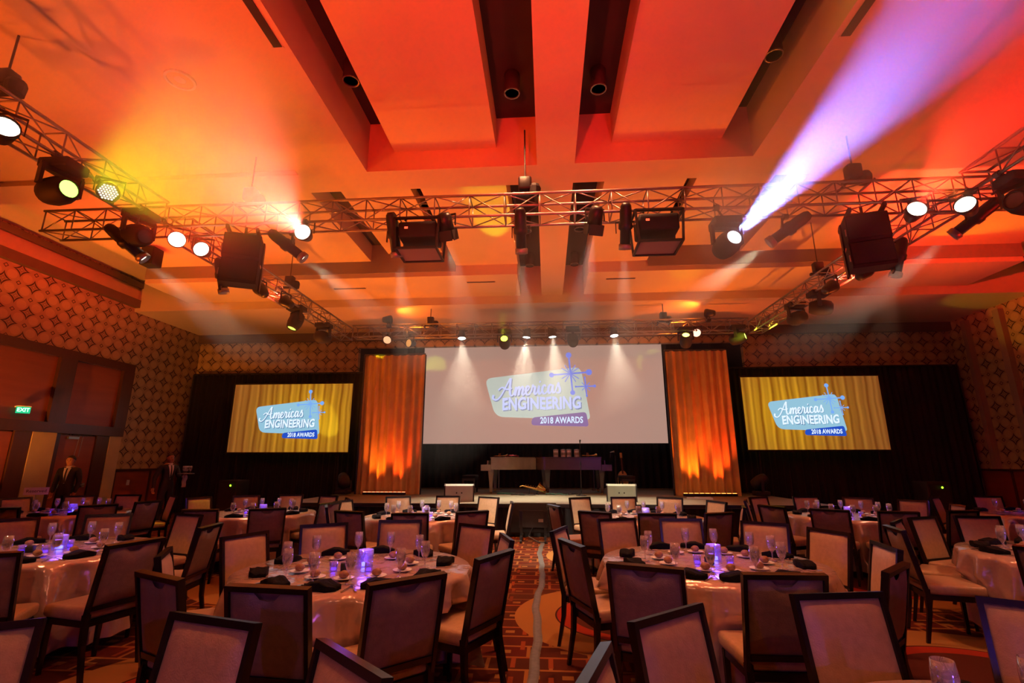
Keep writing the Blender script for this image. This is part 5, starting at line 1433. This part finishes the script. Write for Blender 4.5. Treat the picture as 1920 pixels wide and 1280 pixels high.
# equipment racks by the side drapes
for x, y, l in ((-9.6, 15.1, 'black equipment rack with green lamp before the left drapes'), (10.8, 15.3, 'black equipment rack with green lamp before the right drapes')):
    r = empty('equipment_rack', (x, y, 0)); tag(r, l, 'rack')
    rbox('case', (0, 0, 0.56), (0.6, 0.6, 1.04), 0.015, M['matte_black'], r)
    MB().quad_box((-0.25, -0.306, 0.1), (0.25, -0.3, 1.0)).build('front_panel', M['grille'], r)
    for k in range(5): MB().box((0, -0.309, 0.2 + k * 0.16), (0.48, 0.01, 0.012)).build('rack_rail', M['black_metal'], r)
    MB().lathe([(0.0, 0.012), (0.025, 0.006), (0.03, 0.0)], 10, Matrix.Translation((0.08, -0.31, 0.93)) @ Matrix.Rotation(R(90), 4, 'X')).build('green_lamp', emat('green_lamp', (0.3, 1, 0.02), 4), r)
    for a in (-1, 1):
        for b in (-1, 1): MB().lathe([(0.03, -0.012), (0.03, 0.012)], 8, Matrix.Translation((a * .24, b * .24, 0.03)) @ Matrix.Rotation(R(90), 4, 'Y')).build('caster', M['matte_black'], r)
# ------------------------------------------------------------------ people
from mathutils.bvhtree import BVHTree
def person(name, loc, rz, h, joints_extra, label, tray=False, glasses=False, bald=False):
    """joints: name -> (xyz, radius or (rx, ry), material tag); edges join parent and child"""
    k = h / 1.75
    J = {}
    E = []
    def j(n, p, r, t, par=None):
        J[n] = (Vector(p), r if isinstance(r, tuple) else (r, r), t)
        if par: E.append((par, n))
    j('pelvis', (0, 0, .96), (.155, .115), 'suit')
    j('waist', (0, 0, 1.10), (.150, .112), 'suit', 'pelvis')
    j('chest', (0, 0.005, 1.30), (.185, .125), 'suit', 'waist')
    j('collar', (0, -0.01, 1.43), (.13, .085), 'suit', 'chest')
    j('neck', (0, 0.0, 1.51), .058, 'skin', 'collar')
    j('jaw', (0, 0.022, 1.565), (.066, .075), 'skin', 'neck')
    j('face', (0, 0.018, 1.63), (.078, .092), 'skin', 'jaw')
    j('brow', (0, 0.010, 1.69), (.076, .090), 'skin', 'face')
    j('crown', (0, 0.0, 1.735), (.045, .055), 'skin', 'brow')
    j('nose', (0, 0.118, 1.615), .012, 'skin', 'face')
    for s, a in ((-1, 'l'), (1, 'r')):
        j('ear' + a, (s * 0.084, 0.0, 1.632), .016, 'skin', 'face')
        j('hip' + a, (s * .095, 0, .90), .105, 'suit', 'pelvis')
        j('knee' + a, (s * .105, 0.015, .50), .078, 'suit', 'hip' + a)
        j('ankle' + a, (s * .105, -0.01, .09), .056, 'suit', 'knee' + a)
        j('toe' + a, (s * .115, 0.16, .045), .042, 'suit', 'ankle' + a)
        j('shoulder' + a, (s * .185, -0.005, 1.42), .078, 'suit', 'collar')
        el, wr, hd = joints_extra[a]
        j('elbow' + a, el, .058, 'suit', 'shoulder' + a)
        j('wrist' + a, wr, .042, 'suit', 'elbow' + a)
        d = (Vector(hd) - Vector(wr)).normalized()
        side = d.cross(Vector((0, 1, 0.3))).normalized(); nrm = side.cross(d).normalized()
        j('palm' + a, Vector(wr) + d * 0.055, (.034, .02), 'skin', 'wrist' + a)
        for q in range(4):
            o = side * (0.028 - 0.0187 * q)
            ln = (0.030, 0.036, 0.034, 0.026)[q]
            b0 = Vector(wr) + d * 0.10 + o
            j('f%s%d' % (a, q), b0, .0095, 'skin', 'palm' + a)
            j('g%s%d' % (a, q), b0 + d * ln + nrm * 0.012, .0088, 'skin', 'f%s%d' % (a, q))
            j('h%s%d' % (a, q), b0 + d * (ln * 1.6) + nrm * 0.034, .0078, 'skin', 'g%s%d' % (a, q))
        t0 = Vector(wr) + d * 0.05 + side * 0.04
        j('t%s' % a, t0, .011, 'skin', 'palm' + a); j('u%s' % a, t0 + d * 0.035 + side * 0.018 + nrm * .01, .0095, 'skin', 't%s' % a)
    names = list(J); idx = {n: i for i, n in enumerate(names)}
    me = bpy.data.meshes.new('body'); me.from_pydata([tuple(J[n][0] * k) for n in names], [(idx[a], idx[b]) for a, b in E], [])
    o = bpy.data.objects.new('body', me); COL.objects.link(o)
    md = o.modifiers.new('skin', 'SKIN'); md.use_smooth_shade = True; md.branch_smoothing = 0.3
    for i, n in enumerate(names):
        sv = me.skin_vertices[0].data[i]; sv.radius = (J[n][1][0] * k, J[n][1][1] * k); sv.use_root = (n == 'pelvis')
    ss = o.modifiers.new('sub', 'SUBSURF'); ss.levels = 2; ss.render_levels = 2
    dg = bpy.context.evaluated_depsgraph_get()
    bme = bpy.data.meshes.new_from_object(o.evaluated_get(dg))
    bpy.data.objects.remove(o)
    bme.materials.clear(); bme.materials.append(M['suit']); bme.materials.append(M['skin'])
    hand = []
    for a in 'lr':
        w_ = J['wrist' + a][0] * k; d_ = (J['palm' + a][0] * k - w_).normalized()
        hand.append((w_, d_))
    for p in bme.polygons:
        c = p.center
        skin = c.z > 1.487 * k and math.hypot(c.x, c.y) < 0.17 * k
        for w_, d_ in hand:
            al = (c - w_).dot(d_)
            if 0.012 < al < 0.22 and ((c - w_) - d_ * al).length < 0.075: skin = True
        p.material_index = 1 if skin else 0
        p.use_smooth = True
    root = empty(name, loc, rz); tag(root, label, 'person')
    link('body', bme, root)
    bvh = BVHTree.FromPolygons([v.co for v in bme.vertices], [tuple(p.vertices) for p in bme.polygons])
    def front(x, z, off):
        hit = bvh.ray_cast(Vector((x, 1.0, z)), Vector((0, -1, 0)))
        return (x, (hit[0].y if hit[0] else 0.1 * k) + off, z)
    def patch(name_, left, right, z0, z1, mt, off, nv=10):
        mb = MB()
        def f(u, v):
            z = (z0 + (z1 - z0) * v) * k
            a, b = left(v) * k, right(v) * k
            return front(a + (b - a) * u, z, off)
        mb.grid(4, nv, f)
        return mb.build(name_, M[mt], root, True)
    patch('shirt_front', lambda v: -.012 - .06 * v, lambda v: .012 + .06 * v, 1.12, 1.47, 'shirt', .006)
    patch('tie', lambda v: -.022 + .008 * v, lambda v: .022 - .008 * v, 1.13, 1.46, 'hair', .012)
    for s in (-1, 1):
        patch('lapel', lambda v, s=s: s * (.014 + .062 * v), lambda v, s=s: s * (.030 + .10 * v * (1.2 - .5 * v)), 1.12, 1.44, 'suit', .012)
    MB().lathe([(0.078 * k, 1.462 * k), (0.07 * k, 1.50 * k), (0.066 * k, 1.515 * k), (0.062 * k, 1.50 * k)], 16, Matrix.Translation((0, 0.0, 0)), close=True).build('shirt_collar', M['shirt'], root, True)
    # hair cap
    hb = MB(); n = 14
    def hair(u, v):
        a = 2 * math.pi * u; t = v * (1.75 if not bald else 1.5)
        fr = math.sin(a)
        t *= 1.0 - 0.38 * max(0, fr)
        return (0.090 * k * math.sin(t) * math.cos(a), (0.006 + 0.104 * math.sin(t) * math.sin(a)) * k, (1.662 + 0.098 * math.cos(t)) * k)
    hb.grid(20, 8, hair); hb.build('hair', M['hair'], root, True)
    for s in (-1, 1):
        MB().lathe([(0.0, 0.008 * k), (0.009 * k, 0.004 * k), (0.012 * k, 0.0)], 8, Matrix.Translation(front(s * .032 * k, 1.645 * k, -0.003)) @ Matrix.Rotation(R(-90), 4, 'X')).build('eye', M['hair'], root, True)
        MB().bar(front(s * .018 * k, 1.668 * k, .002), front(s * .048 * k, 1.668 * k, .002), .006 * k).build('eyebrow', M['hair'], root)
    MB().bar(front(-.022 * k, 1.578 * k, .001), front(.022 * k, 1.578 * k, .001), .006 * k).build('mouth', M['red_cloth'], root)
    if glasses:
        gm = MB()
        for s in (-1, 1):
            c = Vector(front(s * .032 * k, 1.645 * k, .012))
            gm.path([c + Vector((.022 * math.cos(q * .628), 0, .018 * math.sin(q * .628))) for q in range(11)], .002, 5)
            gm.tube(c + Vector((s * .022, 0, 0)), (s * .088 * k, 0.0, 1.645 * k), .002, n=4)
        gm.build('spectacles', M['alu'], root)
    return root, k
P1, k1 = person('person', (-11.35, 11.35, 0), R(196), 1.76, dict(l=((-.235, -.03, 1.16), (-.225, 0.05, .92), (-.22, .09, .79)), r=((.235, -.02, 1.16), (.22, .07, .92), (.21, .11, .79))),
                'man in black suit, white shirt and dark tie standing before the doors')
P2, k2 = person('person', (-10.15, 13.0, 0), R(252), 1.83, dict(l=((-.25, 0.06, 1.16), (-.18, 0.31, 1.16), (-.16, .42, 1.19)), r=((.29, -.05, 1.16), (.33, 0.02, .92), (.34, .05, .80))),
                'bespectacled waiter in dark suit carrying a tray beside the black drapes', glasses=True, bald=True)
# tray, glasses and towel carried by the waiter
wm = P2.matrix_basis
bpy.context.view_layer.update()
T_ = P2.matrix_world @ Vector((-.16 * k2, .44 * k2, 1.245 * k2))
tr = empty('serving_tray', T_); tag(tr, 'round tray held up by the waiter', 'tray')
MB().lathe([(0.0, 0.0), (0.19, 0.0), (0.20, 0.02), (0.195, 0.02), (0.185, 0.006), (0.0, 0.006)], 22, close=True).build('tray_plate', M['alu'], tr, True)
for q, (a, b) in enumerate(((0.0, 0.0), (0.09, 0.03), (-0.09, 0.02), (0.03, -0.09), (-0.04, 0.09))):
    g = link('tray_glass', goblet_me, None, T_ + Vector((a, b, 0.007))); tag(g, 'stemmed glass standing on the waiter tray', 'glass', 'glasses on the tray')
tw = MB().grid(6, 10, lambda u, v: (T_.x - 0.05 + 0.13 * u + 0.012 * math.sin(9 * v), T_.y - 0.06 + 0.02 * math.sin(7 * u + 3 * v), T_.z - 0.035 - 0.30 * v)).build('waiter_towel', M['towel'], None, True)
tag(tw, 'pale towel hanging from the waiter forearm below the tray', 'towel')
# ------------------------------------------------------------------ haze hanging under the ceiling
def haze_mat(name, density, plume=None):
    m = bpy.data.materials.new(name); m.use_nodes = True
    t = m.node_tree; t.nodes.remove(t.nodes['Principled BSDF'])
    v = t.nodes.new('ShaderNodeVolumeScatter')
    v.inputs['Color'].default_value = (1, 1, 1, 1); v.inputs['Density'].default_value = density; v.inputs['Anisotropy'].default_value = 0.15
    if plume:
        g = N(t); x, y, z, vec = g.coords()
        d2 = g.m('ADD', g.m('ADD', g.m('MULTIPLY', x, x), g.m('MULTIPLY', y, y)), g.m('MULTIPLY', z, z))
        fall = g.m('MAXIMUM', g.m('SUBTRACT', 1.0, d2), 0.0)
        t.links.new(g.m('MULTIPLY', fall, density * 0.45), v.inputs['Density'])
    if plume and plume[0] < 1.9:
        n = t.nodes.new('ShaderNodeTexNoise'); n.inputs['Scale'].default_value = plume[0]; n.inputs['Detail'].default_value = 1.5
        n.inputs['Distortion'].default_value = 0.3
        t.links.new(vec, n.inputs['Vector'])
        k = g.m('MAXIMUM', g.m('MULTIPLY', g.m('SUBTRACT', n.outputs['Fac'], plume[1]), 3.0), 0.08)
        t.links.new(g.m('MULTIPLY', g.m('MULTIPLY', fall, k), density), v.inputs['Density'])
    t.links.new(v.outputs[0], t.nodes['Material Output'].inputs['Volume'])
    return m
def plume(c, r, dens, label, scale=2.2, cut=0.33):
    bm = bmesh.new(); bmesh.ops.create_icosphere(bm, subdivisions=3, radius=1.0)
    me = bpy.data.meshes.new('haze_plume'); bm.to_mesh(me); bm.free()
    me.materials.append(haze_mat('smoke_plume', dens, (scale, cut)))
    o = link('haze_plume', me, None, c); o.scale = r
    tag(o, label, 'haze', 'smoke plumes', 'stuff')
plume((2.75, 4.9, 4.72), (1.0, 3.1, 1.0), 0.42, 'dense smoke glowing in the blue white beam at upper right', 1.6, 0.2)
plume((-3.55, 4.9, 4.85), (1.5, 2.8, 1.25), 0.24, 'dense smoke glowing in the red beam at upper left', 1.4, 0.25)
plume((4.6, 5.2, 5.0), (1.2, 2.4, 1.1), 0.14, 'dense smoke glowing in the red beam at upper right', 1.6, 0.25)
plume((-3.6, 13.2, 3.2), (2.6, 1.4, 2.2), 0.07, 'drifting smoke in front of the left amber curtain', 2.0, 0.38)
plume((0.0, 13.2, 4.2), (3.6, 1.6, 1.7), 0.2, 'drifting smoke under the white stage lamps', 2.0, 0.36)
plume((0.0, 7.5, 4.1), (8.6, 2.0, 1.25), 0.10, 'drifting smoke in the pale beams under the mid truss', 3.0, 0.34)

# ------------------------------------------------------------------ words for the setting
SET = {'floor': ('dark red and gold patterned carpet across the ballroom', 'floor'), 'wall_left': ('star patterned wallpaper wall with the doors', 'wall'), 'wall_right': ('star patterned wallpaper wall at the far right', 'wall'),
       'wall_rear': ('dark wood wall behind the camera', 'wall'), 'wall_back': ('patterned wall above the black drapes and stage opening', 'wall'), 'wall_alcove': ('black lined alcove around the stage back', 'wall'),
       'ceiling': ('dark upper ceiling seen in the long slots', 'ceiling'), 'ceiling_beam_centre': ('long painted ceiling beam running toward the stage', 'beam'), 'ceiling_beam_cross': ('painted cross beam of the ceiling', 'beam'),
       'ceiling_panel_front': ('red lit front ceiling panel between dark slots', 'ceiling panel'), 'ceiling_soffit_front': ('flat orange front ceiling soffit', 'soffit'), 'ceiling_soffit_recess': ('shallow recess in the orange ceiling at upper left', 'soffit'),
       'ceiling_panel_middle': ('middle ceiling panel beside the slot', 'ceiling panel'), 'ceiling_panel_outer': ('raised outer ceiling panel above mid truss', 'ceiling panel'), 'ceiling_panel_side': ('raised ceiling panel toward the side wall', 'ceiling panel'),
       'ceiling_cove': ('raised ceiling cove along the side wall', 'cove'), 'ceiling_panel_rear': ('lower rear ceiling panel before the stage', 'ceiling panel'), 'ceiling_bulkhead': ('low ceiling bulkhead over the stage front', 'bulkhead'),
       'trim_1': ('step face between two ceiling bays, shade painted dark', 'trim'), 'trim_2': ('dark crown band at the top of the wallpaper', 'trim'), 'trim_3': ('upper crown band below the cove', 'trim'), 'trim_4': ('dark band below the bulkhead on the back wall', 'trim'),
       'trim_6': ('plain pilaster on the wall at right', 'pilaster'), 'baseboard_left': ('reddish wood wainscot between doors and black drape', 'wainscot'), 'baseboard_right': ('reddish wood wainscot along the wall at right', 'wainscot'),
       'door_1': ('dark wood double doors with tall panelled header', 'door')}
seen = {}
for o in bpy.data.objects:
    if o.parent is None and o.get('kind') == 'structure':
        b = o.name.split('.')[0]
        seen.setdefault(b, []).append(o)
for b, L in seen.items():
    if b not in SET: continue
    for i, o in enumerate(L):
        lab, cat = SET[b]
        if len(L) > 1 and o.type == 'MESH':
            cx = sum(v.co.x for v in o.data.vertices) / len(o.data.vertices); cy2 = sum(v.co.y for v in o.data.vertices) / len(o.data.vertices); cz2 = sum(v.co.z for v in o.data.vertices) / len(o.data.vertices)
            if b == 'trim_6': lab += ', ' + ('middle one', 'farthest one', 'nearest one')[i]
            else: lab += ', left half of the room' if cx < 0 else ', right half of the room'
            if b == 'trim_3': lab = ('pale ' if cz2 < 6.8 else 'dark ') + lab
            if b == 'ceiling_soffit_front' and cx < -5: lab += ', outer part'
        o['label'] = lab; o['category'] = cat
